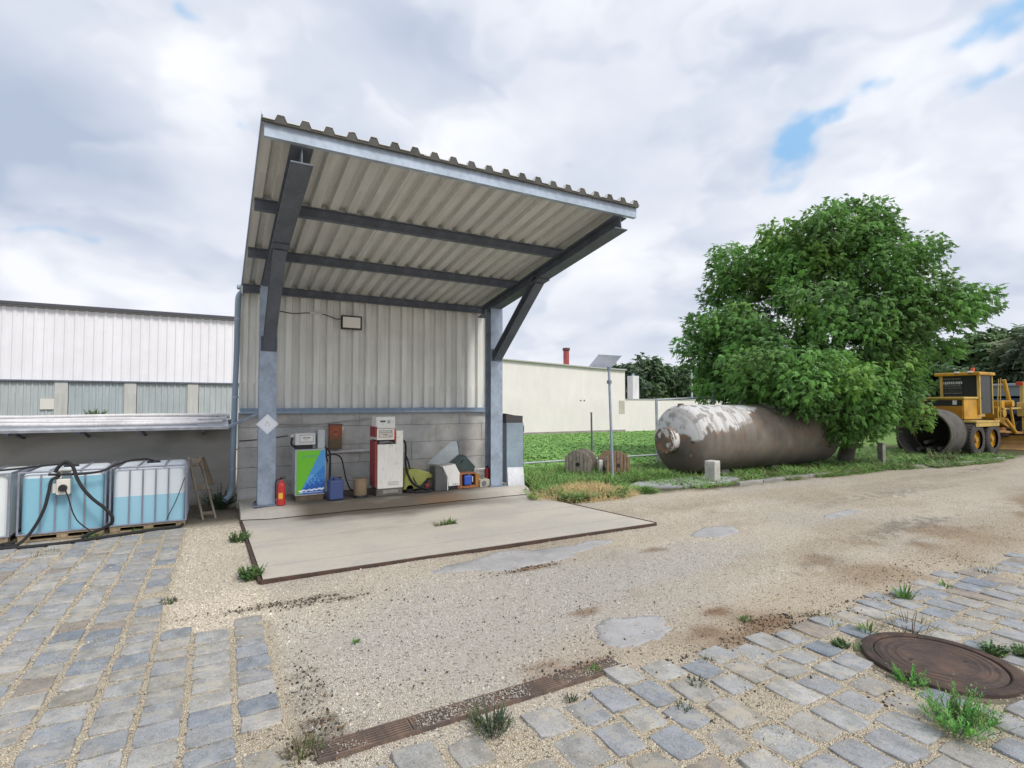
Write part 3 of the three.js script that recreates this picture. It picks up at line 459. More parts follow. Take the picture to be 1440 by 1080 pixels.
// ------------------------------------------------------------------ tanks of blue liquid at the left
const milky = mat([.76, .81, .86], { map: T.plain, rough: .42 });
const liquidM = mat([.36, .64, .78], { map: T.plain, rough: .42 }), capM = mat([.03, .03, .035], { rough: .5 }), palletM = mat([.50, .41, .29], { map: T.wood, rough: .9 }), cageM = mat([.34, .35, .42], { map: T.zinc, rough: .45, metal: .3 });
function ibc(label, pos, turn, level, tint) {
  const W = 1.0, D = 1.15, t = thing('liquid_tank', label, 'tank', pos, turn), y0 = .10, y1 = 1.0;
  const shell = (a, b) => { const pts = [], r = .09, hw = W / 2 - .025, hd = D / 2 - .025; const s = new THREE.Shape(); s.moveTo(-hw + r, -hd); s.lineTo(hw - r, -hd); s.quadraticCurveTo(hw, -hd, hw, -hd + r); s.lineTo(hw, hd - r); s.quadraticCurveTo(hw, hd, hw - r, hd); s.lineTo(-hw + r, hd); s.quadraticCurveTo(-hw, hd, -hw, hd - r); s.lineTo(-hw, -hd + r); s.quadraticCurveTo(-hw, -hd, -hw + r, -hd); const g = new THREE.ExtrudeGeometry(s, { depth: b - a, bevelEnabled: false, curveSegments: 5 }); g.rotateX(-Math.PI / 2); g.translate(0, a, 0); return uvm(g); };
  const yl = y0 + (y1 - y0) * level;
  part(t, 'liquid_body', shell(y0, yl), tint ?? liquidM);
  if (level < .995) { const top = new RoundedBoxGeometry(W - .056, (y1 - yl) * 2, D - .056, 3, .085); top.translate(0, yl, 0); const clip = uvm(top); part(t, 'bottle', [clip], milky); }
  const cap = part(t, 'filler_cap', cy(V(0, y1 - .01, 0), V(0, y1 + .035, 0), .10, .095, 18), capM); part(cap, 'cap_rim', cy(V(0, y1 - .012, 0), V(0, y1 + .01, 0), .125, .125, 18), milky);
  const hw = W / 2, hd = D / 2;
  for (const x of [-.285, -.115, .055, .225]) part(t, 'cage_bar', bar(V(x + .03, y0, hd), V(x + .03, y1 - .03, hd), .020, .020, .006), cageM);
  for (const x of [-hw, hw]) part(t, 'corner_bar', bar(V(x, y0, hd), V(x, y1, hd), .026, .026, .008), cageM);
  for (const x of [-hw, hw]) for (const z of [-.3, .1]) part(t, 'cage_bar', bar(V(x, y0, z), V(x, y1, z), .016, .016), cageM);
  for (const y of [y0 + .012, y1]) { part(t, 'cage_rail', bar(V(-hw, y, hd), V(hw, y, hd), .026, .026, .008), cageM); for (const x of [-hw, hw]) part(t, 'cage_rail', bar(V(x, y, -hd), V(x, y, hd), .022, .022), cageM); }
  for (const x of [-.16, .2]) part(t, 'top_bar', bar(V(x, y1 + .012, -hd), V(x, y1 + .012, hd), .022, .02), cageM);
  const p = part(t, 'pallet', [bx(0, .086, 0, W, .02, D, .003), bx(0, .012, hd - .06, W, .022, .10, .003), bx(0, .012, -hd + .06, W, .022, .10, .003)], palletM);
  for (const x of [-.43, 0, .43]) for (const z of [-.5, .5]) part(p, 'pallet_block', bx(x, .049, z * 1.02, .13, .054, .12, .004), palletM);
  return t;
}
ibc('cage tank half full of pale blue liquid, nearest the leaning wooden frame', [-.935, 0, -10.76], 0, .50);
ibc('cage tank nearly full of blue liquid with a transfer pump on its front', [-2.01, 0, -10.72], .035, .90, mat([.27, .55, .69], { map: T.plain, rough: .42 }));
ibc('milky white cage tank cut off by the left edge of the photo', [-3.09, 0, -10.68], .02, .997, mat([.76, .81, .80], { map: T.plain, rough: .42 }));
{
  const t = thing('transfer_pump', 'cream transfer pump with black motor hung on the middle blue tank', 'pump', [-1.97, .72, -10.06]);
  part(t, 'housing', [bx(0, .06, .0, .165, .23, .10, .015), bx(-.09, .04, -.01, .07, .14, .08, .01)], M.offwhite);
  part(t, 'motor', [cy(V(0, .045, .04), V(0, .045, .085), .055, .05, 16), cy(V(0, .045, .08), V(0, .045, .092), .024, .02, 10)], M.black);
  part(t, 'bracket', [bar(V(-.05, .17, -.03), V(-.05, .29, -.07), .03, .012), bx(-.02, .29, -.10, .16, .02, .13, .004)], M.offwhite);
  part(t, 'valve', cy(V(-.06, .2, 0), V(-.06, .27, .01), .02, .018, 8), M.black);
  const H = (label, pts, r, seg = 60) => solo('hose', tb(pts, r, seg, 8), M.rubber, label, 'hose');
  H('thick black hose looping from the transfer pump down across both blue tanks', [[-2.06, 1.0, -10.0], [-2.02, 1.08, -9.99], [-1.93, 1.15, -9.98], [-1.86, 1.08, -9.97], [-1.80, .90, -9.96], [-1.72, .74, -9.95], [-1.60, .58, -9.94], [-1.46, .44, -9.93], [-1.37, .31, -9.93], [-1.37, .22, -9.95], [-1.45, .15, -9.97], [-1.58, .10, -9.95], [-1.72, .04, -9.9]], .024, 90);
  H('black hose dropping from the left side of the transfer pump to the paving', [[-2.03, .93, -10.02], [-2.09, .90, -9.99], [-2.12, .72, -9.97], [-2.16, .5, -9.96], [-2.24, .28, -9.94], [-2.33, .12, -9.9], [-2.42, .035, -9.85], [-2.55, .03, -9.9]], .022);
  H('black hose arching from the transfer pump into the half-full tank top', [[-2.14, .97, -10.02], [-1.9, .96, -10.0], [-1.66, .965, -10.0], [-1.5, .99, -10.02], [-1.36, 1.06, -10.1], [-1.2, 1.10, -10.3], [-1.02, 1.09, -10.55], [-.94, 1.04, -10.74]], .017);
  H('black hose lying along the paving in front of the blue tanks', [[-2.5, .03, -10.08], [-2.62, .03, -9.98], [-2.58, .03, -9.78], [-2.40, .03, -9.70], [-2.1, .03, -9.68], [-1.8, .03, -9.72], [-1.45, .03, -9.83], [-1.1, .03, -9.95], [-.75, .03, -10.05], [-.52, .03, -10.08], [-.47, .05, -10.16]], .024, 90);
  H('thin black cable hanging below the transfer pump across the blue tank', [[-1.94, .74, -10.0], [-1.90, .62, -9.99], [-1.84, .4, -9.98], [-1.78, .27, -9.98], [-1.70, .18, -9.98], [-1.64, .12, -9.97], [-1.62, .06, -9.94]], .0085);
  H('thin black cable slanting down the front of the half-full tank', [[-.46, .80, -10.14], [-.50, .66, -10.13], [-.58, .42, -10.13], [-.66, .24, -10.13], [-.69, .15, -10.12]], .006, 24);
  H('black hose running over the top of the milky white tank', [[-3.2, 1.03, -10.1], [-2.8, 1.05, -10.08], [-2.5, 1.06, -10.2], [-2.25, 1.07, -10.4], [-2.03, 1.06, -10.68]], .014, 30);
}
{
  const t = thing('wooden_frame', 'narrow weathered wooden frame leaning on the wall beside the blue tank', 'frame');
  const oldWood = mat([.34, .30, .25], { map: T.wood, bumpMap: T.wood, bumpScale: .002, rough: .9 });
  for (const dx of [0, .21]) part(t, 'rail', bar(V(-.20 + dx * .9, 0, -10.62 - dx * .1), V(-.46 + dx * .85, 1.04, -11.2), .034, .03, .004), oldWood);
  for (const [y, h] of [[.94, .15], [.52, .10], [.10, .05]]) { const q = y / 1.04; part(t, 'rung', bx(-.115 - .26 * q + .0, y, -10.64 - .575 * q, .17, h, .030, .004), oldWood); }
  part(t, 'back_board', bar(V(-.10, .55, -10.99), V(-.27, 1.02, -11.23), .14, .018), mat([.24, .20, .15], { map: T.wood, rough: .9 }));
}

// ------------------------------------------------------------------ under the canopy
const PY = .194;
function printed(w, h, draw) { const c = document.createElement('canvas'); c.width = w; c.height = h; draw(c.getContext('2d'), w, h); const t = new THREE.CanvasTexture(c); t.colorSpace = THREE.SRGBColorSpace; return t; }
function face(x, y, z, w, h, m, d = .006) { const g = new THREE.BoxGeometry(w, h, d); g.translate(x, y, z); return g; }
{
  // grey pump with a green and blue panel
  const t = thing('fluid_dispenser', 'small grey dispenser with a green and blue printed panel beside the left column', 'fuel pump', [1.515, PY, -10.72], .03);
  const grey = mat([.50, .53, .56], { map: T.worn, rough: .45 });
  part(t, 'concrete_base', bx(0, .055, -.02, .50, .13, .34, .01), mat([.22, .17, .12], { map: T.dirt, bumpMap: T.rough, bumpScale: .006 }));
  part(t, 'cabinet', [bx(0, .535, 0, .54, .83, .36, .012), bx(0, .115, 0, .52, .03, .34)], grey);
  const art = printed(512, 800, (g, w, h) => {
    const gr = g.createLinearGradient(0, 0, 0, h); g.fillStyle = '#72c92c'; g.fillRect(0, 0, w, h);
    g.fillStyle = '#4f9bd8'; g.beginPath(); g.moveTo(w, 0); g.lineTo(w * .86, 0); g.lineTo(w * .10, h); g.lineTo(w, h); g.fill();
    g.fillStyle = '#2f7fcb'; g.beginPath(); g.moveTo(w, h * .35); g.lineTo(w * .42, h * .72); g.lineTo(w * .2, h); g.lineTo(w, h); g.fill();
    g.fillStyle = '#2463b8'; g.beginPath(); g.moveTo(w, h * .62); for (let i = 0; i <= 20; i++) g.lineTo(w * (1 - i / 20 * .75), h * (.70 + .05 * Math.sin(i * 1.4) + i * .006)); g.lineTo(w * .2, h); g.lineTo(w, h); g.fill();
    g.strokeStyle = 'rgba(150,200,240,.75)'; g.lineWidth = 12; g.beginPath(); g.arc(w * .52, h * .70, w * .14, Math.PI * .8, Math.PI * 2.05); g.stroke(); g.lineWidth = 8; g.beginPath(); g.arc(w * .66, h * .66, w * .17, Math.PI * .6, Math.PI * 1.4); g.stroke();
    const R = rng(9); g.fillStyle = 'rgba(190,225,250,.55)'; for (let i = 0; i < 60; i++) { g.beginPath(); g.arc(w * (.45 + .5 * R()), h * (.55 + .25 * R()), 2 + 9 * R() * R(), 0, 7); g.fill(); }
    g.fillStyle = 'rgba(245,250,255,.95)'; for (let i = 0; i < 16; i++) { g.beginPath(); g.ellipse(w * (.12 + .055 * i), h * (.93 - .002 * i + .012 * Math.sin(i * 1.9)), w * .042, h * (.012 + .012 * R()), -.2, 0, 7); g.fill(); } g.fillRect(w * .12, h * .965, w * .82, h * .010);
    g.fillStyle = 'rgba(70,140,190,.55)'; for (let i = 0; i < 7; i++) { g.beginPath(); g.ellipse(w * (.22 + .075 * i), h * (.145 - .01 * (i % 3)), w * .028, h * .022, 0, 0, 7); g.lineWidth = 8; g.strokeStyle = 'rgba(90,150,180,.6)'; g.stroke(); }
  });
  const gp = part(t, 'printed_panel', face(.01, .53, .184, .50, .80), mat([1, 1, 1], { map: art, rough: .35 }));
  part(t, 'side_post', [bx(.205, 1.12, -.02, .13, .38, .24, .008)], mat([.56, .60, .62], { map: T.mottle, rough: .45 })); part(t, 'key_slot', bx(.205, 1.21, .103, .04, .05, .006), grey);
  const hd = part(t, 'meter_head', [bx(-.085, 1.14, .0, .36, .22, .26, .012)], mat([.66, .68, .69], { map: T.worn, rough: .4 }));
  const dial = printed(256, 128, (g, w, h) => { g.fillStyle = '#d9d9d4'; g.fillRect(0, 0, w, h); g.strokeStyle = '#55565a'; g.lineWidth = 7; g.strokeRect(14, 12, w - 28, h - 24); g.fillStyle = '#3c3d40'; for (let i = 0; i < 6; i++) g.fillRect(58 + i * 24, 42, 15, 20); g.fillStyle = '#8b8c8e'; g.fillRect(70, 80, 90, 8); });
  part(hd, 'meter_window', face(-.065, 1.15, .133, .26, .16), mat([1, 1, 1], { map: dial, rough: .25 }));
  part(t, 'neck', [bx(-.09, .985, -.03, .30, .10, .18)], M.black);
  part(t, 'side_box', bx(-.29, 1.20, -.03, .07, .06, .08, .006), M.white); part(t, 'side_pipe', tb([[-.29, 1.17, -.03], [-.31, 1.06, -.02], [-.27, 1.0, -.02], [-.2, 1.0, -.02]], .018, 16), M.black);
  const nz = part(t, 'nozzle', [bx(.30, .84, .06, .045, .13, .05, .01), bar(V(.30, .80, .06), V(.34, .68, .07), .03, .03, .006), cy(V(.30, .9, .06), V(.29, .99, .05), .018, .016, 8)], M.black); part(nz, 'nozzle_holder', bx(.285, .62, .03, .03, .46, .10, .006), M.white);
  solo('hose', tb([[1.81, 1.14, -10.62], [1.86, 1.10, -10.60], [1.885, .95, -10.6], [1.88, .7, -10.6], [1.87, .45, -10.58], [1.845, .23, -10.56]], .019, 40, 8), M.rubber, 'black hose hanging straight down the right side of the small grey dispenser', 'hose');
  solo('hose', tb([[1.82, 1.0, -10.68], [1.98, 1.02, -10.68], [2.10, .95, -10.7], [2.16, .75, -10.72], [2.22, .5, -10.74], [2.30, .32, -10.74], [2.42, .24, -10.72], [2.38, .215, -10.6]], .014, 50, 8), M.rubber, 'thin black hose sagging from the small dispenser towards the brown drum', 'hose');
}
{
  // red and white pump
  const t = thing('fuel_pump', 'tall white fuel pump with red sides in front of the block wall', 'fuel pump', [2.99, PY, -10.62]);
  const w = mat([.95, .925, .865], { map: T.worn, rough: .42 });
  part(t, 'base', [bx(0, .06, 0, .52, .13, .40, .008)], mat([.20, .19, .175], { map: T.dirt, rough: .7 })); part(t, 'base_plate', bx(.02, .07, .203, .30, .07, .008), mat([.42, .41, .38], { map: T.dirt, rough: .6 }));
  part(t, 'side_panel', [bx(-.275, .62, -.01, .045, .90, .40, .008), bx(-.275, 1.245, -.01, .045, .20, .40, .008)], M.darkRed);
  part(t, 'front_panel', [bx(.01, .565, 0, .515, .87, .42, .012)], w); const grille = part(t, 'vent_slots', [0, 1, 2].map((i) => bx(.07, .20 + i * .028, .212, .22, .010, .004)), mat([.42, .40, .37]));
  grille.userData.kind = 'stuff';
  part(t, 'nozzle_recess', [bx(-.06, 1.04, -.03, .385, .09, .34)], M.black); part(t, 'nozzle', [bar(V(-.2, 1.03, .14), V(-.02, 1.05, .17), .035, .05, .01), bar(V(-.02, 1.05, .17), V(.09, 1.02, .165), .02, .02, .005)], mat([.20, .19, .18], { rough: .4, metal: .5 }));
  part(t, 'side_tower', [bx(.195, 1.13, 0, .14, .27, .42, .008)], w);
  const mid = part(t, 'meter_panel', [bx(-.075, 1.195, 0, .37, .215, .42, .008)], w);
  const dial = printed(256, 150, (g, W, H) => { g.fillStyle = '#cfcabf'; g.fillRect(0, 0, W, H); g.fillStyle = '#6d6c68'; g.fillRect(18, 14, W - 36, 34); g.fillStyle = '#e6e4dc'; for (let i = 0; i < 7; i++) g.fillRect(32 + i * 28, 20, 20, 22); g.strokeStyle = '#8a8881'; g.lineWidth = 5; g.strokeRect(18, 58, W - 36, 74); g.fillStyle = '#55534e'; g.fillRect(82, 84, 78, 12); g.fillStyle = '#9d3a36'; g.fillRect(196, 104, 22, 14); });
  part(mid, 'meter_window', face(-.09, 1.205, .213, .29, .165), mat([1, 1, 1], { map: dial, rough: .25 })); part(mid, 'red_stripe', bx(.095, 1.18, .214, .026, .25, .008), M.red);
  const head = part(t, 'display_head', [bx(-.075, 1.425, -.02, .385, .235, .34, .012)], mat([.92, .91, .88], { map: T.worn, rough: .4 }));
  const disp = printed(256, 150, (g, W, H) => { g.fillStyle = '#deddd8'; g.fillRect(0, 0, W, H); g.fillStyle = '#2f4d60'; g.fillRect(48, 46, 76, 26); g.fillStyle = '#8d9093'; g.fillRect(70, 92, 28, 8); for (let i = 0; i < 12; i++) { g.fillStyle = '#2d7d7a'; g.fillRect(150 + (i % 3) * 15, 44 + Math.floor(i / 3) * 12, 12, 9); } g.fillStyle = '#d9a7a0'; g.beginPath(); g.arc(220, 64, 9, 0, 7); g.fill(); });
  part(head, 'display', face(-.075, 1.43, .153, .36, .20), mat([1, 1, 1], { map: disp, rough: .3 })); part(t, 'head_support', bx(-.075, 1.31, -.05, .30, .03, .25), M.black);
  solo('hose', tb([[3.27, 1.26, -10.6], [3.34, 1.22, -10.58], [3.355, 1.05, -10.56], [3.35, .8, -10.55], [3.40, .55, -10.53], [3.52, .36, -10.5], [3.74, .26, -10.47], [3.86, .225, -10.42], [3.78, .215, -10.34], [3.5, .215, -10.36]], .022, 70, 8), M.rubber, 'black fuel hose hanging from the right of the red and white pump', 'hose');
  solo('hose', tb([[3.345, .98, -10.60], [3.40, .86, -10.58], [3.46, .62, -10.56], [3.55, .40, -10.54], [3.66, .28, -10.58], [3.60, .22, -10.68], [3.42, .215, -10.66], [3.36, .215, -10.5], [3.52, .22, -10.42], [3.80, .22, -10.5]], .018, 70, 8), M.rubber, 'second black hose coiled on the plinth right of the red and white pump', 'hose');
}
{
  const t = thing('fire_extinguisher', 'red fire extinguisher standing at the foot of the left column', 'extinguisher', [1.0, .2, -10.30]);
  const pr = [[0, 0], [.068, 0], [.074, .015], [.074, .33], [.066, .375], [.04, .41], [.022, .42], [.022, .45], [0, .45]].map((p) => new THREE.Vector2(...p));
  part(t, 'cylinder', uvm(new THREE.LatheGeometry(pr, 20)), M.red); part(t, 'valve', [cy(V(0, .44, 0), V(0, .475, 0), .02, .02, 10), bar(V(-.02, .48, 0), V(.075, .50, .01), .02, .012, .003)], M.black); part(t, 'handle', bar(V(-.015, .475, 0), V(.075, .465, .01), .02, .010), M.black);
  part(t, 'discharge_hose', tb([[-.02, .46, .0], [-.075, .44, .01], [-.09, .34, .02], [-.088, .12, .02]], .012, 20), M.black); const lb = new THREE.CylinderGeometry(.0755, .0755, .10, 14, 1, true, -.7, 1.0); lb.translate(0, .17, 0); part(t, 'label_sticker', uvm(lb), mat([.85, .45, .06], { rough: .5 }));
}
{
  const t = thing('jerrycan', 'dark blue plastic jerrycan right of the small grey dispenser', 'jerrycan', [1.95, PY, -10.42], .1);
  const blue = mat([.055, .085, .22], { rough: .45 }); part(t, 'body', [bx(0, .19, 0, .26, .37, .22, .03), bx(.03, .385, 0, .12, .03, .12, .01)], blue); part(t, 'handle', tb([[-.09, .37, 0], [-.085, .41, 0], [-.02, .415, 0], [.0, .38, 0]], .014, 16), blue); part(t, 'cap', cy(V(.08, .37, 0), V(.08, .415, 0), .032, .032, 12), M.black);
}
{
  const t = thing('plastic_drum', 'tan brown plastic drum on the plinth between the two pumps', 'drum', [2.42, PY, -10.45]);
  const p = [[0, 0], [.115, 0], [.125, .02], [.128, .20], [.122, .30], [.126, .32], [.126, .345], [.115, .36], [.0, .362]].map((q) => new THREE.Vector2(...q));
  part(t, 'body', uvm(new THREE.LatheGeometry(p, 22)), mat([.34, .245, .15], { map: T.mottle, rough: .6 })); part(t, 'rim', uvm(new THREE.TorusGeometry(.126, .008, 6, 24).rotateX(Math.PI / 2).translate(0, .335, 0)), mat([.26, .18, .11], { rough: .6 })); part(t, 'dark_foot', cy(V(0, 0, 0), V(0, .05, 0), .135, .13, 20), M.black);
}
{
  const t = thing('electrical_box', 'rusty orange switch box on the block wall between the two pumps', 'switch box', [2.06, 1.08, -11.46]);
  const rusty = tex(128, 0, (u, v) => { const a = pf(u, v, 4, 401, 5); const c = mix3([.34, .10, .045], [.16, .115, .06], step(.3, .75, 1 - v + (a - .5) * .5)); return mix3(c, [.62, .26, .16], .7 * step(.20, .05, Math.hypot(u - .5, v - .68))); });
  const g = new THREE.BoxGeometry(.24, .48, .14); g.translate(.06, .24, .07); part(t, 'case', g, mat([1, 1, 1], { map: rusty, rough: .7 })); part(t, 'lid_edge', [bx(.06, .485, .075, .26, .016, .16), bx(.06, -.005, .075, .26, .016, .15)], M.rust); part(t, 'side_switch', [bx(.21, .40, .06, .05, .10, .06, .006), cy(V(.21, .36, .06), V(.21, .30, .06), .012, .012, 8)], M.offwhite); part(t, 'knob', cy(V(.06, .34, .14), V(.06, .34, .165), .03, .026, 12), M.darkRed);
  solo('conduit', [cy(V(1.9, 1.0, -11.44), V(2.98, 1.0, -11.44), .032, .032, 12), bx(2.0, 1.0, -11.46, .04, .09, .03), bx(2.7, 1.0, -11.46, .04, .09, .03)], M.white, 'white pipe running level on the block wall between the two pumps', 'pipe');
  solo('cable', tb([[1.0, 1.60, -11.46], [1.4, 1.585, -11.45], [1.75, 1.58, -11.45], [2.3, 1.63, -11.45], [2.9, 1.68, -11.45]], .012, 40, 6), mat([.42, .41, .39]), 'grey cable strung along the top of the block wall', 'cable');
  solo('cable', tb([[.36, 1.28, -11.47], [.7, 1.30, -11.46], [1.0, 1.33, -11.46], [1.22, 1.36, -11.44]], .009, 20, 6), M.black, 'black cable on the block wall behind the left column', 'cable');
}
{
  const t = thing('floodlight', 'black framed floodlight high on the white cladding', 'floodlight', [2.42, 3.70, -11.42]);
  part(t, 'housing', [bx(0, 0, .03, .43, .29, .07, .012)], M.black); part(t, 'glass', face(0, .0, .068, .36, .225), mat([.80, .78, .72], { rough: .3 })); part(t, 'mount', [bar(V(-.15, -.03, .0), V(-.15, .12, -.06), .02, .02), bar(V(.15, -.03, 0), V(.15, .12, -.06), .02, .02)], M.darkSteel);
  const k = thing('lamp_cable', 'thin cable with a white sleeve leading to the floodlight', 'cable'); part(k, 'wire', tb([[1.0, 3.84, -11.42], [1.25, 3.81, -11.42], [1.55, 3.84, -11.42], [1.8, 3.85, -11.42], [2.0, 3.80, -11.42], [2.12, 3.76, -11.42], [2.22, 3.77, -11.42]], .010, 50, 6), M.black); part(k, 'sleeve', cy(V(1.6, 3.85, -11.415), V(1.84, 3.86, -11.415), .022, .022, 10), M.white);
}
{
  // white diamond placard on the left column
  const art = printed(256, 256, (g, w, h) => { g.fillStyle = '#e9ebf3'; g.fillRect(0, 0, w, h); g.strokeStyle = 'rgba(160,165,180,.6)'; g.lineWidth = 4; g.strokeRect(18, 18, w - 36, h - 36); g.save(); g.translate(128, 128); g.rotate(Math.PI / 4); g.strokeStyle = 'rgba(150,150,165,.8)'; g.lineWidth = 7; g.beginPath(); g.moveTo(-26, 36); g.quadraticCurveTo(-34, -12, -4, -44); g.quadraticCurveTo(2, -10, 20, -14); g.quadraticCurveTo(36, 16, 18, 38); g.stroke(); g.restore(); });
  const g = new THREE.BoxGeometry(.255, .255, .006); g.rotateZ(Math.PI / 4); g.translate(.765, 1.635, -10.348); solo('hazard_sign', g, mat([1, 1, 1], { map: art, rough: .4 }), 'white diamond hazard placard on the left column', 'sign');
}
// the clutter at the right end of the plinth
{
  const t = thing('machine_cover', 'lime green plastic hood over dark machine parts right of the fuel pump', 'machine', [3.66, PY, -10.72]);
  const lime = mat([.42, .44, .11], { map: T.mottle, rough: .5 });
  const hood = ext([[-.36, .05], [-.33, .30], [-.24, .47], [-.02, .45], [.20, .36], [.38, .30], [.40, .27], [.16, .25], [.02, .12], [-.06, .05]], .34, .02); hood.translate(0, 0, -.17); part(t, 'hood', uvm(hood), lime); part(t, 'hood_stripe', bar(V(-.1, .462, .10), V(.22, .362, .12), .03, .012), mat([.62, .62, .22], { rough: .5 }));
  part(t, 'engine_block', [bx(.22, .13, 0, .28, .20, .26, .02), bx(.05, .08, .05, .2, .14, .2, .02)], M.black); part(t, 'flywheel', [cy(V(.26, .15, .12), V(.26, .15, .17), .11, .10, 18)], M.rust); part(t, 'hub', [cy(V(.30, .14, .16), V(.30, .14, .21), .055, .035, 12)], mat([.6, .58, .55], { metal: .6, rough: .4 })); part(t, 'red_tank', bx(.16, .10, .16, .10, .09, .06, .02), M.darkRed);
  for (const x of [-.22, .34]) part(t, 'wheel', [cy(V(x, .07, .14), V(x, .07, .19), .075, .075, 16)], M.rubber);
}
{
  const t = thing('pump_cover', 'white metal pump cover with grey sloped ends lying on the plinth', 'cover', [4.20, PY, -10.52], .12);
  // a folded white sheet between two dark sloped end plates
  const prof = [[-.25, 0], [-.25, .28], [-.11, .50], [.20, .53], [.36, .24], [.36, .06], [.30, .06], [.30, .23], [.17, .49], [-.10, .46], [-.21, .27], [-.21, 0]];
  part(t, 'white_shell', [ext([[.0, .08], [-.02, .26], [-.15, .50], [.15, .53], [.31, .26], [.32, .08]], .02, .004).translate(.02, 0, .10)], mat([.80, .79, .77], { map: T.worn, rough: .45 }));
  part(t, 'top_sheet', [bar(V(-.16, .50, -.16), V(-.16, .50, .11), .02, .02), ext([[-.16, .495], [.18, .525], [.18, .533], [-.16, .505]], .28).translate(0, 0, -.16)], mat([.50, .50, .47], { map: T.mottle, rough: .5 }));
  part(t, 'grey_end', [ext([[-.28, 0], [-.28, .50], [-.14, .50], [-.02, .26], [-.02, 0]], .25, .006).translate(0, 0, -.16)], mat([.115, .12, .115], { map: T.mottle, rough: .6 }));
  part(t, 'edge_strip', bx(.0, .14, .10, .022, .28, .03, .004), mat([.62, .62, .63], { rough: .4 })); part(t, 'vent_slots', [0, 1, 2].map((i) => bx(.13 + i * .05, .115, .127, .032, .012, .004)), M.darkSteel).userData.kind = 'stuff'; part(t, 'under_frame', bx(.14, .045, .0, .28, .07, .2), M.black);
}
{
  const t = thing('green_pump_head', 'dark green angular pump head with a tilted blue grey top plate', 'pump head', [4.70, PY, -10.72]);
  const body = ext([[-.32, .42], [.02, .66], [.27, .40], [.23, .27], [-.08, .26], [-.28, .30]], .30, .006); body.translate(0, .02, -.26); part(t, 'casing', uvm(body), mat([.045, .075, .075], { map: T.mottle, rough: .45 })); part(t, 'lens', bar(V(-.08, .54, .047), V(-.02, .58, .047), .07, .01), M.black); part(t, 'rust_spot', bx(-.04, .37, .047, .07, .03, .006), M.rust);
  const plate = ext([[-.74, .47], [-.10, .96], [.02, .92], [.06, .66], [-.30, .42]], .02, .003); plate.rotateX(-.16); plate.translate(.02, .02, -.32); part(t, 'top_plate', uvm(plate), mat([.42, .47, .50], { map: T.mottle, rough: .5 })); part(t, 'plate_edge', bar(V(.06, .95, -.46), V(.08, .68, -.40), .02, .02), M.darkSteel);
}
{
  const c = thing('orange_crate', 'orange wooden crate below the dark green pump head', 'crate', [4.66, PY, -10.55]); const o = mat([.46, .20, .09], { map: T.wood, rough: .8 });
  part(c, 'side_board', bx(-.16, .16, 0, .10, .32, .24, .005), o); part(c, 'side_board', bx(.25, .14, 0, .09, .30, .24, .005), mat([.52, .27, .09], { map: T.wood, rough: .8 })); part(c, 'bottom_board', bx(.04, .03, 0, .42, .05, .26, .005), o); part(c, 'top_board', bx(.0, .31, 0, .36, .03, .22, .005), o); part(c, 'back_board', bx(.03, .16, -.11, .40, .26, .02), o);
  const b = thing('blue_canister', 'bright blue plastic canister set inside the orange crate', 'canister', [4.68, PY + .06, -10.47]); part(b, 'body', bx(0, .11, 0, .17, .20, .13, .02), mat([.03, .09, .42], { rough: .4 })); part(b, 'cap', cy(V(.03, .20, 0), V(.03, .235, 0), .03, .03, 10), mat([.03, .09, .42], { rough: .4 })); part(b, 'label_sticker', bx(.10, .13, .02, .02, .12, .10, .004), M.white);
  const s = thing('small_motor', 'small cream painted motor on the plinth beside the orange crate', 'motor', [5.06, PY, -10.46]); const cr = mat([.52, .49, .41], { map: T.dirt, rough: .6 });
  part(s, 'case', [bx(0, .085, 0, .24, .17, .18, .02)], cr); part(s, 'fan', [cy(V(-.02, .09, .09), V(-.02, .09, .105), .055, .05, 14)], M.darkSteel); part(s, 'shaft_end', [cy(V(-.12, .09, 0), V(-.16, .09, 0), .03, .03, 10), bx(.03, .175, 0, .10, .02, .08, .004)], cr);
  const r = thing('red_canister', 'dark red canister beside the foot of the right column', 'canister', [5.20, PY, -10.55]); part(r, 'body', [cy(V(0, 0, 0), V(0, .36, 0), .06, .06, 14), cy(V(0, .36, 0), V(0, .40, 0), .06, .03, 14)], mat([.33, .03, .035], { rough: .45 })); part(r, 'valve', cy(V(0, .40, 0), V(0, .44, 0), .02, .02, 8), M.black); part(r, 'base_ring', cy(V(0, .0, 0), V(0, .03, 0), .066, .066, 14), M.black);
  solo('white_pipe', [cy(V(4.85, .45, -11.3), V(5.6, .47, -11.3), .022, .022, 8), cy(V(4.85, .46, -11.3), V(4.85, .19, -11.3), .022, .022, 8)], M.white, 'thin white pipe low on the block wall behind the cream motor', 'pipe');
  const wb = solo('white_board', bx(0, .245, 0, .40, .49, .022, .003), mat([.82, .83, .88], { map: T.mottle, rough: .5 }), 'white board leaning against the blue grey cabinet by the right column', 'board'); wb.position.set(5.79, .10, -10.28); wb.rotation.set(-.22, -.05, -.05);
  const cab = thing('metal_cabinet', 'tall blue grey metal cabinet behind the right column', 'cabinet', [6.0, .05, -10.95], 0);
  part(cab, 'body', bx(0, .75, 0, .44, 1.5, .45, .008), M.slate); part(cab, 'open_top', [ext([[-.22, 1.5], [.22, 1.5], [.22, 1.66], [-.02, 1.68], [-.22, 1.72]], .4, 0).translate(0, 0, -.2)], mat([.06, .055, .06], { rough: .7 })); part(cab, 'door_edge', bx(.226, .75, .0, .012, 1.48, .43), M.darkSteel); part(cab, 'hinge', bx(.23, 1.36, .2, .03, .14, .04, .004), M.black); part(cab, 'foot', bx(0, -.02, 0, .40, .06, .4), M.darkSteel);
}

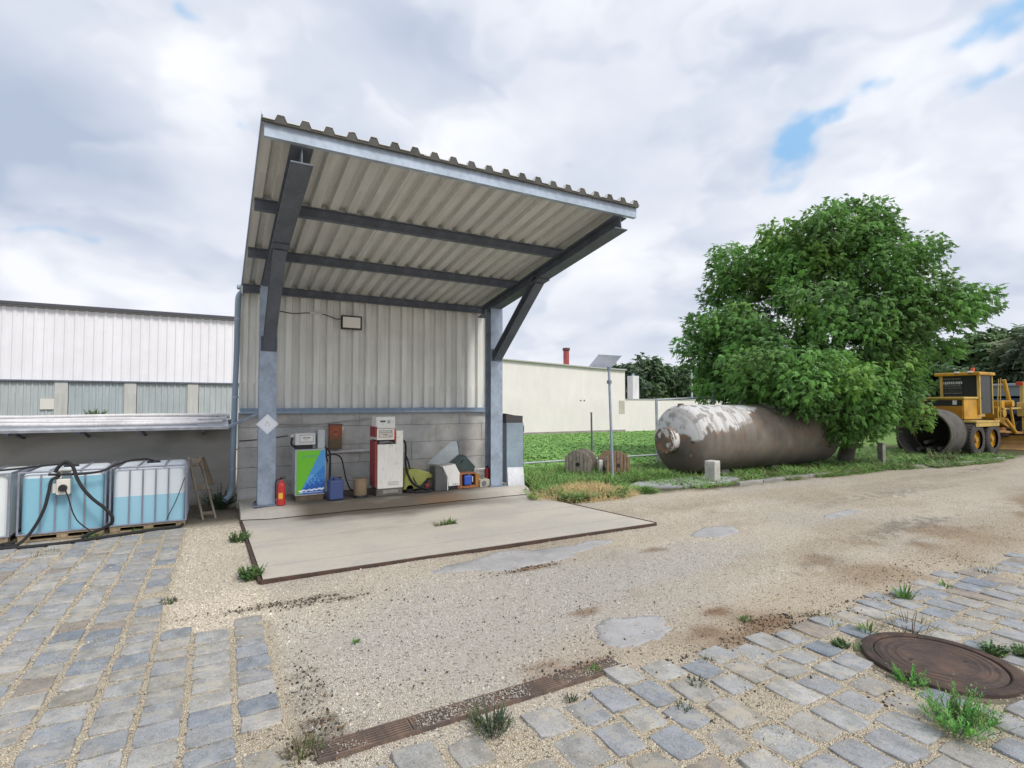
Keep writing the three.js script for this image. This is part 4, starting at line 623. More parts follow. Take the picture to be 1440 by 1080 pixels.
// ------------------------------------------------------------------ buildings behind
{
  const t = thing('warehouse', 'long white corrugated hall with translucent lower panels behind the ledge', 'warehouse');
  const z = -26, x0 = -16, x1 = 3.2;
  const up = corrugated(x1 - x0, 1, .30, .15, .08, .035, .01); up.rotateX(-Math.PI / 2); up.scale(1, 2.78, 1); up.translate(x0, 2.86, z); part(t, 'upper_cladding', uvm(up), mat([.90, .89, .93], { map: T.plain, rough: .45 }));
  for (let i = 0; i < 9; i++) { const x = x0 + i * 2.15, p = corrugated(1.72, 1, .21, .10, .05, .03, .008); p.rotateX(-Math.PI / 2); p.scale(1, 2.8, 1); p.translate(x + .22, .03, z - .03); part(t, 'translucent_panel', uvm(p), mat([[.47, .53, .545], [.50, .555, .565], [.46, .525, .55]][i % 3], { map: T.streak, rough: .45 })); part(t, 'pillar', bx(x + .0, 1.42, z - .02, .40, 2.82, .12, .01), mat([.58, .585, .56], { map: T.streak, rough: .8 })); }
  part(t, 'dividing_beam', bx((x0 + x1) / 2, 2.855, z + .03, x1 - x0, .06, .10), M.darkSteel); part(t, 'eaves_trim', [bx((x0 + x1) / 2, 5.70, z + .06, x1 - x0 + .4, .12, .28, .01)], mat([.07, .07, .085], { rough: .6 }));
  part(t, 'roof', [ext([[.2, 5.66], [-7, 6.2], [-14, 5.66], [-14, 5.56], [-.06, 5.56]], x1 - x0).rotateY(-Math.PI / 2).translate(x1, 0, z)].map((g) => { g.computeBoundingBox(); return uvm(g); }), mat([.30, .30, .31], { rough: .7 })); part(t, 'cream_patch', bx(-5.55, 1.98, z + .01, .62, .40, .03), mat([.66, .65, .58], { rough: .7 })); part(t, 'back_wall', [bx((x0 + x1) / 2, 2.8, z - .2, x1 - x0, 5.5, .1), bx(x1 - .06, 2.8, z - 7, .1, 5.5, 13.6)], mat([.6, .6, .62]));
}
{
  const t = thing('cream_building', 'long cream rendered building beyond the green field', 'building');
  const cream = mat([.93, .87, .86], { map: T.render, bumpMap: T.rough, bumpScale: .004, rough: .9 }), z = -28.5;
  const body = ext([[9, 0], [24.7, 0], [24.7, 4.30], [21.7, 4.38], [9, 4.92]], 9); body.translate(0, 0, z - 9); part(t, 'wall', uvm(body), cream);
  part(t, 'parapet_trim', [bar(V(9, 4.955, z + .02), V(21.7, 4.41, z + .02), .30, .07), bar(V(21.7, 4.41, z + .02), V(24.72, 4.33, z + .02), .30, .07)], mat([.50, .49, .48], { rough: .6 })); part(t, 'annex_wall', bx(30.2, 1.13, z - 2.6, 11, 2.30, 5), cream); part(t, 'annex_trim', bx(30.2, 2.30, z - 2.6, 11.1, .06, 5.1), mat([.45, .45, .46], { rough: .6 }));
  part(t, 'base_course', bx(16.85, .10, z + .01, 15.7, .2, .05), mat([.40, .37, .33], { map: T.concrete })); part(t, 'stain', bx(24.4, 1.75, z + .012, .50, .9, .012), mat([.62, .58, .50], { map: T.streak, rough: .9 })); part(t, 'wall_vent', bx(20.9, 2.2, z + .012, .10, .08, .02), M.darkSteel); part(t, 'wall_vent', bx(21.2, 2.2, z + .012, .10, .08, .02), M.darkSteel);
  const ch = part(t, 'chimney', [cy(V(20.6, 4.0, z - 1.2), V(20.6, 5.55, z - 1.2), .20, .20, 16)], mat([.42, .085, .075], { map: T.mottle, rough: .5 })); part(ch, 'chimney_cap', [cy(V(20.6, 5.58, z - 1.2), V(20.6, 5.76, z - 1.2), .25, .25, 16), cy(V(20.6, 5.5, z - 1.2), V(20.6, 5.58, z - 1.2), .15, .15, 12)], mat([.10, .045, .045], { rough: .6 }));
  const pv = part(t, 'solar_panel', [bar(V(24.55, 5.02, z - 3.1), V(24.55, 5.02, z - 3.0), 2.2, .02)].map(() => { const g = ext([[0, 0], [2.0, 0], [2.0, .04], [0, .04]], 1.5); g.rotateX(-.6); g.translate(22.75, 4.5, z - 1.6); return g; }), mat([.46, .51, .60], { rough: .3 }));
  for (let i = 0; i < 5; i++) part(pv, 'panel_frame', (() => { const g = bx(.012 + i * .494, .045, .75, .025, .02, 1.5); g.rotateX(-.6); g.translate(22.75, 4.5, z - 1.6); return g; })(), M.zinc); part(t, 'panel_leg', bar(V(24.6, 4.2, z - 2.9), V(24.6, 5.2, z - 2.9), .05, .05), M.zinc);
  const wc = part(t, 'white_chimney', [bx(27.05, 3.1, z - 1.8, .62, 1.9, .6, .02)], mat([.80, .79, .79], { map: T.streak, rough: .7 })); part(wc, 'chimney_pot', cy(V(27.05, 4.05, z - 1.8), V(27.05, 4.22, z - 1.8), .11, .09, 10), M.zinc);
}
{
  const pole = (label, b, tp, r, m) => { const t = thing('pole', label, 'pole'); part(t, 'shaft', cy(V(...b), V(...tp), r, r * .9, 10), m); return t; };
  const p = pole('tall thin galvanised pole standing behind the cable drums', [8.67, 0, -10.48], [8.58, 2.88, -10.5], .034, M.zinc); part(p, 'top_fitting', [cy(V(8.59, 2.50, -10.5), V(8.59, 2.58, -10.5), .062, .062, 10), cy(V(8.58, 2.84, -10.5), V(8.58, 2.92, -10.5), .05, .045, 10)], M.steel); part(p, 'foot', cy(V(8.67, -.02, -10.48), V(8.67, .08, -10.48), .06, .05, 10), M.steel);
  const q = pole('short dark steel post between the two cable drums', [9.19, 0, -12.0], [9.17, 1.72, -12.0], .028, M.darkSteel); part(q, 'cap', cy(V(9.17, 1.72, -12.0), V(9.17, 1.75, -12.0), .034, .03, 8), M.darkSteel);
  const f = thing('pipe_fence', 'low pale pipe rail with a tall grey frame left of the rusty tank', 'fence'); const fm = mat([.50, .54, .55], { map: T.zinc, rough: .5 });
  part(f, 'low_rail', cy(V(6.3, .32, -12.9), V(9.0, .34, -12.85), .028, .028, 8), fm); part(f, 'low_rail', cy(V(9.75, .34, -12.85), V(13.6, .36, -12.75), .028, .028, 8), fm); part(f, 'post', cy(V(12.42, 0, -12.78), V(12.40, 2.12, -12.8), .045, .045, 10), fm); part(f, 'top_rail', cy(V(12.40, 2.12, -12.8), V(15.2, 2.22, -12.9), .035, .035, 8), fm); part(f, 'post', cy(V(15.2, 0, -12.9), V(15.2, 2.7, -12.9), .045, .045, 10), fm);
  const m = thing('lamp_mast', 'thin pale mast rising left of the big tree', 'mast', [32.9, 0, -30]); part(m, 'shaft', cy(V(0, 0, 0), V(-.05, 5.5, 0), .09, .06, 10), fm); part(m, 'lamp_head', bx(-.12, 5.55, 0, .4, .10, .2, .02), M.offwhite);
  const y = thing('yard_post', 'short cream post with a pale cap above the far end of the fence frame', 'post', [15.75, 0, -12.2]); part(y, 'shaft', bx(0, 1.2, 0, .16, 2.5, .14, .01), M.offwhite); part(y, 'cap', bx(0, 2.46, 0, .22, .05, .2, .008), M.paleConc);
}
// ------------------------------------------------------------------ cable drums
function drum(label, pos, turn, R0, W, wood, dark) {
  const t = thing('cable_drum', label, 'cable drum', pos, turn);
  for (const s of [-1, 1]) { const fl = part(t, 'flange', [cy(V(0, R0, s * W / 2), V(0, R0, s * (W / 2 + .022)), R0, R0, 26)], wood);
    for (let i = -3; i <= 3; i++) { const x = i * R0 * .27, h = Math.sqrt(Math.max(0.02, R0 * R0 * .97 - x * x)); part(fl, 'plank', bx(x, R0, s * (W / 2 + .033), R0 * .235, h * 2, .022, .004), wood); }
    part(fl, 'axle_plate', [cy(V(0, R0, s * (W / 2 + .04)), V(0, R0, s * (W / 2 + .052)), .055, .055, 12)], M.black);
    for (let i = 0; i < 5; i++) { const a = i / 5 * 6.283 + .4; part(fl, 'bolt', cy(V(Math.cos(a) * R0 * .5, R0 + Math.sin(a) * R0 * .5, s * (W / 2 + .044)), V(Math.cos(a) * R0 * .5, R0 + Math.sin(a) * R0 * .5, s * (W / 2 + .056)), .013, .013, 6), M.rust); } }
  part(t, 'core', cy(V(0, R0, -W / 2), V(0, R0, W / 2), R0 * .62, R0 * .62, 20), dark); return t;
}
drum('weathered grey wooden cable drum left of the short dark steel post', [8.62, .0, -11.75], -.95, .38, .46, M.greyWood, M.greyWood);
drum('brown wooden cable drum standing just behind the tall galvanised pole', [9.30, 0, -11.2], -.2, .37, .40, M.brownWood, M.darkConc);
solo('white_panel', bx(8.98, .26, -11.36, .12, .46, .06, .02), M.white, 'narrow white panel wedged behind the grey cable drum', 'panel');  // a narrow upright white panel beside the grey drum

// ------------------------------------------------------------------ the big rusty tank, its stone block and the kerb
{
  const t = thing('storage_tank', 'large brown steel tank with peeling white top lying under the tree', 'tank', [0, 0, 0]);
  const R0 = .96, X0 = 11.36, X1 = 19.9, cyY = 1.0, cz = -10.72;
  const skin = tex(800, 0, (u, v) => {                                // u round the barrel, v along it; noise taken on the steel itself
    const ang = u * 2 * Math.PI, top = Math.cos(ang), h = v * 9.4, r = h < .42 ? Math.sqrt(Math.max(0, 1 - (1 - h / .42) ** 2)) : 1, X = h < .42 ? -.5 * (1 - h / .42) : h - .42, Y = top * r, Z = Math.sin(ang) * r;
    const n = fbm(X * 1.7, Y * 1.7, Z * 1.7 + 3, 6), f = fbm(X * 7, Y * 7 + 9, Z * 7, 4), s = fbm(X * 9, 4.4, Math.sin(ang) * 1.2, 4);
    let c = mix3([.145, .125, .105], [.225, .19, .155], step(.3, .7, n)); c = mix3(c, [.24, .145, .09], .6 * step(.56, .70, f)); c = mix3(c, [.27, .235, .2], .5 * step(.5, .65, s) * step(-.6, .5, top));
    const up = Y + (h < .42 ? .05 : 0), thr = mix(.08, .98, clamp((h - .35) / 3.1)), w0 = step(-.04, .08, up - thr + (n - .5) * 1.0 + (s - .5) * .45), fl = step(.34, .46, f);
    c = mix3(c, [.66, .655, .645], w0 * (.30 + .70 * fl) * .95); c = mix3(c, [.30, .26, .22], w0 * .55 * step(.55, .68, s)); c = mix3(c, [.24, .14, .085], .7 * step(.12, .0, Math.abs(up - thr + .06 + (n - .5) * 1.0)) * step(3.6, 1.5, h) * step(.45, .6, f));
    return mix3(c, [.085, .075, .065], .6 * step(-.25, -.9, top)); });  // underside darkened: shade from the hidden sky painted into the skin
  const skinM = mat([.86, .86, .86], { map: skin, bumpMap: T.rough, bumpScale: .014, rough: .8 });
  const prof = []; for (let i = 0; i <= 12; i++) { const a = i / 12 * Math.PI / 2; prof.push([Math.sin(a) * R0, (1 - Math.cos(a)) * .42]); } prof.push([R0 * 1.004, .46], [R0 * 1.004, .49], [R0, .51]); for (let i = 1; i <= 20; i++) prof.push([R0, .55 + i * .29]); for (let i = 1; i <= 8; i++) { const a = i / 8 * Math.PI / 2; prof.push([Math.cos(a) * R0, 6.35 + Math.sin(a) * .46]); }
  const g = new THREE.LatheGeometry(prof.map((p) => new THREE.Vector2(Math.max(p[0], .001), p[1])), 64); const p = g.attributes.position, uv = g.attributes.uv;
  for (let i = 0; i < p.count; i++) { const k = i % prof.length, j = Math.floor(i / prof.length); uv.setXY(i, j / 64 + .25, p.getY(i) / 9.4); }
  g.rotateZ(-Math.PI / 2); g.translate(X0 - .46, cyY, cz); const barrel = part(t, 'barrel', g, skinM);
  for (const x of [12.6, 14.6, 16.4]) { const w = new THREE.TorusGeometry(R0 + .001, .010, 5, 60).rotateY(Math.PI / 2).translate(x, cyY, cz); part(barrel, 'weld_seam', uvm(w), mat([.30, .24, .2], { map: T.mottle, rough: .8 })); }
  // manhole nozzle on the end
  const rusty = tex(256, 0, (u, v) => { const n = pf(u, v, 6, 531, 5); return mix3(mix3([.15, .115, .09], [.26, .15, .09], step(.4, .6, n)), [.66, .64, .62], step(.42, .54, pf(u, v, 4, 541, 4)) * .95); });
  const nz = part(t, 'nozzle', [cy(V(10.690, 1.0, cz + .02), V(11.2, 1.0, cz), .31, .31, 28), cy(V(10.680, 1.0, cz + .02), V(10.730, 1.0, cz + .02), .36, .36, 28)].map((q) => { const a = q.attributes.uv.array; for (let i = 0; i < a.length; i++) a[i] *= .8; return q; }), mat([1, 1, 1], { map: rusty, bumpMap: T.rough, bumpScale: .006, rough: .85 }));
  part(nz, 'flange_cover', [cy(V(10.645, 1.0, cz + .02), V(10.675, 1.0, cz + .02), .35, .35, 28)], mat([.95, .95, .95], { map: rusty, bumpMap: T.rough, bumpScale: .008, rough: .9 }));
  for (let i = 0; i < 14; i++) { const a = i / 14 * 6.283; part(nz, 'bolt', cy(V(10.63, 1 + Math.cos(a) * .325, cz + .02 + Math.sin(a) * .325), V(10.75, 1 + Math.cos(a) * .325, cz + .02 + Math.sin(a) * .325), .018, .018, 6), M.rust); }
  part(t, 'lifting_lug', [bx(11.3, 1.965, cz, .20, .07, .05, .01)], M.rust); part(t, 'pipe_stub', [cy(V(11.05, .62, cz + .58), V(10.95, .62, cz + .66), .05, .05, 10), bx(11.14, .98, cz + .66, .28, .05, .12, .01)], mat([.13, .09, .065], { map: T.mottle }));
  for (const [x, h] of [[12.4, .32], [14.6, .32], [16.7, .32]]) part(t, 'saddle', [ext([[-.46, 0], [.46, 0], [.44, .16], [.30, .09], [0, .05], [-.30, .09], [-.44, .16]], .3).rotateY(Math.PI / 2).translate(x, -.02, cz)], M.darkConc);
  const b = thing('stone_block', 'upright pale concrete block in front of the rusty tank', 'concrete block', [11.02, 0, -9.42], .25); const bg = new RoundedBoxGeometry(.30, .56, .28, 2, .025); bg.translate(0, .27, 0); part(b, 'block', uvm(bg), mat([.63, .61, .55], { map: T.concrete, bumpMap: T.rough, bumpScale: .012, rough: .95 })); part(b, 'chipped_foot', bx(.01, .03, .01, .33, .08, .31, .02), M.darkConc);
  const s = thing('concrete_post', 'short grey concrete post under the tree right of the trunk', 'post', [19.35, 0, -9.6]); part(s, 'shaft', bx(0, .33, 0, .19, .68, .18, .02), mat([.33, .32, .29], { map: T.concrete, bumpMap: T.rough, bumpScale: .01 })); part(s, 'cap', bx(0, .675, 0, .22, .04, .21, .01), M.darkConc);
}
{
  const R = rng(61), root = new THREE.Group(); root.name = 'kerb'; root.userData.kind = 'structure'; scene.add(root);
  for (let x = 11.2; x < 24; ) { const l = .75 + R() * .35, z = kerbZ(x + l / 2) - .16, z2 = kerbZ(x + l) - .16, z1 = kerbZ(x) - .16, k = new THREE.Group(); const sunk = R() < .3 || (x > 16.5 && x < 18) ? -.085 : -.035; const g = bar(V(x, .0 + sunk + (R() - .5) * .02, z1), V(x + l - .02, .0 + sunk + (R() - .5) * .02, z2), .15 + R() * .03, .20, .018); part(root, 'kerb_stone', g, [mat([.38, .36, .32], { map: T.concrete, bumpMap: T.rough, bumpScale: .012 }), M.darkConc, mat([.33, .31, .27], { map: T.concrete, bumpMap: T.rough, bumpScale: .01 })][Math.floor(R() * 3)]); x += l; }
  const pad = new THREE.Group(); struct('concrete_pad', [ext([[8.5, 9.75], [9.6, 9.12], [11.0, 9.15], [12.4, 9.45], [11.2, 10.2], [9.2, 10.2]].map(([x, z]) => [x, z]), .12, .01).rotateX(-Math.PI / 2).translate(0, -.08, 0)], mat([.44, .45, .45], { map: T.concrete, bumpMap: T.rough, bumpScale: .008, rough: .9 }));
}
{
  // open concrete pipe ring, dark inside
  const t = thing('concrete_pipe', 'big dark open pipe section standing on edge before the yellow grader', 'pipe section', [0, 0, 0]);
  const pr = [[.80, 0], [.885, 0], [.90, .02], [.90, 1.28], [.885, 1.3], [.80, 1.3], [.80, 0]].map((p) => new THREE.Vector2(...p)); const g = new THREE.LatheGeometry(pr, 44); g.rotateZ(-Math.PI / 2); g.rotateY(.04); g.translate(23.05, .88, -9.98); part(t, 'ring', uvm(g), mat([.125, .12, .115], { map: T.dirt, bumpMap: T.rough, bumpScale: .012, rough: .95 }));
  const bp = cy(V(24.28, .88, -9.93), V(24.33, .88, -9.93), .82, .82, 36); part(t, 'shade_disc', bp, mat([.05, .048, .045], { map: T.dirt, rough: .95 }));  // dark disc added so the inside of the pipe reads as shade
  const rim = new THREE.TorusGeometry(.86, .03, 6, 44).rotateY(Math.PI / 2 + .04).translate(23.04, .88, -9.98); part(t, 'rim', uvm(rim), mat([.24, .215, .18], { map: T.dirt, rough: .9 })); part(t, 'stored_pipes', [[.1, .3, 0], [-.25, .28, .1], [.42, .34, .05], [0, .55, -.1]].map(([z, y, a]) => cy(V(23.2, y, -9.98 + z), V(24.3, y + .05, -9.98 + z + a), .07, .07, 10)), mat([.10, .09, .085], { rough: .8 })).userData.kind = 'stuff';
}

// ------------------------------------------------------------------ road grader and the vehicle beyond it
{
  const t = thing('road_grader', 'yellow road grader with tandem wheels parked beyond the tree', 'grader');
  const Y = M.yellow, D = M.dullYellow, zN = -9.58, zF = -11.05, zc = (zN + zF) / 2;
  part(t, 'engine_hood', [bx(26.15, 1.80, zc, 1.5, .86, zN - zF - .05, .03)], Y); part(t, 'hood_lid', [bx(26.1, 2.22, zc, 1.62, .07, zN - zF + .04, .015)], mat([.70, .50, .12], { map: T.mottle, rough: .5 }));
  const gr = part(t, 'rear_grille', [bx(25.39, 2.02, zc + .02, .02, .22, zN - zF - .22)], M.black); part(gr, 'sticker', bx(25.375, 2.04, zN - .32, .01, .17, .14), M.white); part(t, 'rear_panel', [bx(25.39, 1.62, zc, .03, .50, zN - zF - .16, .008)], mat([.60, .27, .02], { map: T.mottle, rough: .5 }));
  part(t, 'fender_deck', [bx(25.85, 1.30, -9.32, 2.0, .07, .58, .012), bx(25.85, 1.19, -9.06, 2.0, .14, .03, .006)], D); part(t, 'chassis', [bx(26.2, .98, zc, 2.6, .42, 1.1, .03), bx(25.8, .70, zN - .1, 1.7, .30, .18, .03)], mat([.09, .075, .05], { map: T.dirt, rough: .8 }));
  // cab
  const cab = part(t, 'cab_frame', [bx(26.58, 2.40, zN + .02, .10, 1.70, .10, .015), bx(26.58, 2.40, zF + .25, .10, 1.70, .10, .015), bx(27.75, 2.40, zN + .02, .07, 1.7, .07, .01), bx(27.75, 2.40, zF + .25, .07, 1.7, .07, .01), bx(26.9, 1.78, zN - .04, .62, .62, .04, .01)], D);
  part(t, 'cab_roof', [bx(27.1, 3.20, zc + .1, 1.45, .13, 1.55, .04)], Y); part(cab, 'rear_window', bx(26.60, 2.72, zc + .1, .02, .86, 1.15), M.glass); part(cab, 'side_window', bx(27.18, 2.42, zN + .01, 1.08, 1.62, .02), M.glass); part(cab, 'front_window', bx(27.76, 2.45, zc + .1, .02, 1.5, 1.15), M.glass); part(t, 'cab_rear_panel', bx(26.60, 2.0, zc + .1, .04, .56, 1.15), Y);
  const sg = printed(256, 256, (g, w, h) => { g.fillStyle = '#17181a'; g.fillRect(0, 0, w, h); const R = rng(4); for (const [y, hh, a] of [[18, 14, .6], [62, 40, .85], [116, 16, .5], [150, 16, .45], [192, 12, .35], [226, 14, .55]]) { g.fillStyle = `rgba(205,215,220,${a})`; for (let x = 14; x < w - 20; ) { const l = 8 + R() * 14; g.fillRect(x, y + R() * 3, l, hh - R() * 4); x += l + 5 + R() * 3; } } });
  const sgo = part(cab, 'rear_window_sign', (() => { const q = new THREE.BoxGeometry(.01, .72, .70); q.translate(26.58, 2.72, zc - .12); return q; })(), mat([1, 1, 1], { map: sg, rough: .4 }));
  const bc = part(t, 'beacon', [cy(V(26.75, 3.26, zN - .22), V(26.75, 3.45, zN - .22), .075, .06, 12)], mat([.60, .10, .03], { rough: .3 })); part(bc, 'beacon_base', cy(V(26.75, 3.25, zN - .22), V(26.75, 3.285, zN - .22), .09, .09, 12), M.black);
  for (const z of [zN - .30, zN - .75]) part(t, 'work_lamp', [bx(26.42, 3.23, z + .12, .09, .13, .17, .02)], M.offwhite);
  // wheels
  const tyre = [[.36, -.19], [.52, -.20], [.61, -.17], [.64, -.09], [.64, .09], [.61, .17], [.52, .20], [.36, .19]].map((p) => new THREE.Vector2(...p));
  const wheelG = uvm(new THREE.LatheGeometry(tyre, 36).rotateX(Math.PI / 2)), rimG = mg([cy(V(0, 0, -.14), V(0, 0, .10), .37, .37, 28, true), cy(V(0, 0, .02), V(0, 0, .06), .37, .33, 28), cy(V(0, 0, .06), V(0, 0, .15), .14, .11, 16)]), ribs = []; for (let i = 0; i < 30; i++) { const a = i / 30 * 6.283, q = bx(0, .632, 0, .045, .035, .34); q.rotateZ(a); ribs.push(q); }
  const treadG = mg(ribs), tm = mat([.075, .072, .068], { map: T.dirt, rough: .95 });
  for (const [x, z] of [[25.1, -9.27], [26.45, -9.27], [25.1, -11.4], [26.45, -11.4], [31.2, -9.4], [31.2, -11.3]]) { const w = part(t, 'wheel', wheelG.clone(), tm); w.position.set(x, .635, z); const r = part(w, 'rim', rimG.clone(), Y); if (z < -10.4) r.rotation.y = Math.PI; part(w, 'tread', treadG.clone(), tm).userData.kind = 'stuff'; }
  // boom, circle, blade and cylinders ahead of the cab
  part(t, 'boom', [bar(V(27.6, 1.5, zc), V(29.2, 1.62, zc), .36, .36, .03), bar(V(29.2, 1.62, zc), V(31.2, 1.05, zc), .34, .34, .03)], Y); part(t, 'boom_saddle', [bx(28.75, 1.62, zc + .35, .5, .5, .7, .05), bx(28.75, 1.95, zN - .1, .28, .34, .3, .04), cy(V(28.7, 1.6, zN + .1), V(28.7, 1.6, zN - .4), .17, .17, 14)], Y);
  part(t, 'lift_cylinder', [cy(V(29.2, 2.05, zN + .10), V(28.95, 3.0, zN + .02), .07, .07, 12), cy(V(29.2, 2.05, zN + .10), V(29.5, .95, zN + .12), .045, .045, 10), cy(V(29.1, 2.0, zN - .1), V(29.1, 2.0, zN + .25), .14, .14, 12)], Y); part(t, 'lift_cylinder', [cy(V(28.9, 1.35, zN + .05), V(29.6, .75, zN + .15), .07, .07, 10)], Y);
  part(t, 'hand_rail', [tb([[28.0, 1.3, zN + .1], [28.05, 2.1, zN + .1], [28.2, 3.0, zN + .1]], .018, 16, 6)], D); part(t, 'hand_rail', [tb([[28.25, 1.3, zN + .1], [28.3, 2.1, zN + .1], [28.4, 3.05, zN + .1]], .018, 16, 6)], D);
  part(t, 'draw_bar', [bar(V(28.3, .75, zc), V(31.0, .85, zc), .22, .2, .02), bar(V(28.2, .85, zN), V(30.6, .72, zN + .05), .10, .10, .02)], mat([.36, .17, .04], { map: T.mottle, rough: .6 })); part(t, 'circle', [uvm(new THREE.TorusGeometry(.62, .06, 8, 36).rotateX(Math.PI / 2).translate(29.5, .62, zc))], mat([.20, .10, .05], { map: T.rust }));
  const bl = ext([[0, 0], [.10, .05], [.15, .2], [.15, .38], [.08, .55], [.0, .6], [.03, .55], [.10, .38], [.10, .2], [.05, .07]], 3.2); bl.translate(0, 0, -1.6); bl.rotateY(.5); bl.translate(29.4, .04, zc + .35); part(t, 'blade', uvm(bl), mat([.42, .22, .05], { map: T.mottle, rough: .55 }));
  part(t, 'front_post', [bx(30.6, 1.75, zN + .08, .34, .62, .30, .03), cy(V(30.6, 2.0, zN + .08), V(30.62, 2.95, zN + .1), .09, .09, 12), bar(V(30.6, .75, zN + .1), V(30.6, 1.5, zN + .1), .1, .1, .01), bar(V(28.6, 1.78, zN + .06), V(30.5, 1.8, zN + .06), .07, .07, .01)], D); part(t, 'front_lamp', [bx(30.35, 2.86, zN + .08, .12, .16, .24, .02)], mat([.42, .06, .02], { rough: .35 }));
}
{
  const t = thing('blue_tractor', 'dark blue vehicle with a rounded cab behind the grader at the right edge', 'vehicle', [35.8, 0, -11.4]); const b = mat([.045, .075, .125], { map: T.mottle, rough: .45 });
  part(t, 'cab', [bx(0, 1.95, 0, 1.5, 1.05, 1.9, .10)], b); part(t, 'roof', [bx(0, 2.92, 0, 1.7, .18, 2.0, .08)], mat([.20, .22, .25], { rough: .5 })); for (const [x, z] of [[-.72, .92], [.72, .92], [-.72, -.92], [.72, -.92]]) part(t, 'cab_pillar', bar(V(x, 2.3, z), V(x * .98, 2.88, z * .98), .09, .09, .02), b);
  part(t, 'rear_window', bx(-.74, 2.56, 0, .02, .60, 1.7), mat([.14, .17, .19], { rough: .1 })); part(t, 'side_window', bx(0, 2.56, .945, 1.35, .60, .02), mat([.10, .13, .15], { rough: .1 })); part(t, 'bonnet', [bx(1.6, 1.5, 0, 1.9, .8, 1.1, .08)], b); part(t, 'mudguard', [bx(-.1, 1.25, .78, 1.4, .5, .4, .1)], b); part(t, 'mudguard', [bx(-.1, 1.25, -.78, 1.4, .5, .4, .1)], b);
  for (const z of [.8, -.8]) { const w = part(t, 'wheel', [cy(V(-.1, .75, z - .2), V(-.1, .75, z + .2), .75, .75, 28)], M.rubber); part(w, 'rim', [cy(V(-.1, .75, z + (z > 0 ? .19 : -.19)), V(-.1, .75, z + (z > 0 ? .22 : -.22)), .4, .36, 20)], M.slate); }
  for (const z of [.65, -.65]) part(t, 'front_wheel', [cy(V(2.1, .5, z - .14), V(2.1, .5, z + .14), .5, .5, 24)], M.rubber);
}

// ------------------------------------------------------------------ trees
function leafGeo(n, len, w, spread, droop) {                         // a compound leaf: leaflets along a drooping stalk
  const pos = [], nor = [];
  const leaflet = (b, dir, up, L, W) => { const side = V().crossVectors(dir, up).normalize(), m = b.clone().addScaledVector(dir, L * .5).addScaledVector(up, -L * .04), tip = b.clone().addScaledVector(dir, L).addScaledVector(up, -L * .22), l = m.clone().addScaledVector(side, W / 2).addScaledVector(up, W * .12), r = m.clone().addScaledVector(side, -W / 2).addScaledVector(up, W * .12);
    for (const q of [b, r, m, b, m, l, m, r, tip, m, tip, l]) pos.push(q.x, q.y, q.z); };
  for (let i = 0; i < n; i++) { const q = (i + 1) / n, c = V(0, -droop * q * q * len, q * len * .75); const up = V(0, 1, droop * q).normalize(), f = V(0, -droop * q * 1.3, 1).normalize();
    if (i < n - 1) for (const s of [-1, 1]) leaflet(c, V(s * spread, -.15 - droop * q, .55).normalize(), up, len * .42 * (1 - .25 * Math.abs(q - .5)), w); leaflet(c, f, up, len * .46, w * 1.1); }
  const g = new THREE.BufferGeometry(); g.setAttribute('position', new THREE.Float32BufferAttribute(pos, 3)); g.computeVertexNormals(); g.setAttribute('uv', new THREE.Float32BufferAttribute(new Float32Array(pos.length / 3 * 2), 2)); return g;
}
const leafM = mat([1, 1, 1], { rough: .9, transmission: .40, thickness: 0 });
const barkM = mat([.20, .18, .155], { map: T.bark, bumpMap: T.bark, bumpScale: .012, rough: .95 });
function limb(a, b, r0, r1, R, bend = .12) { const d = b.clone().sub(a), L = d.length(), m1 = a.clone().addScaledVector(d, .35).add(V((R() - .5) * bend * L, R() * bend * L * .8, (R() - .5) * bend * L)), m2 = a.clone().addScaledVector(d, .7).add(V((R() - .5) * bend * L, R() * bend * L * .5, (R() - .5) * bend * L));
  const cv = new THREE.CatmullRomCurve3([a, m1, m2, b]), n = r0 > .08 ? 10 : r0 > .03 ? 6 : 4, rs = r0 > .08 ? 10 : r0 > .03 ? 6 : 4, g = new THREE.TubeGeometry(cv, n, 1, rs, false), p = g.attributes.position;
  for (let i = 0; i <= n; i++) { const c = cv.getPointAt(i / n), r = mix(r0, r1, i / n); for (let j = 0; j <= rs; j++) { const k = i * (rs + 1) + j; p.setXYZ(k, c.x + (p.getX(k) - c.x) * r, c.y + (p.getY(k) - c.y) * r, c.z + (p.getZ(k) - c.z) * r); } } return uvm(g); }
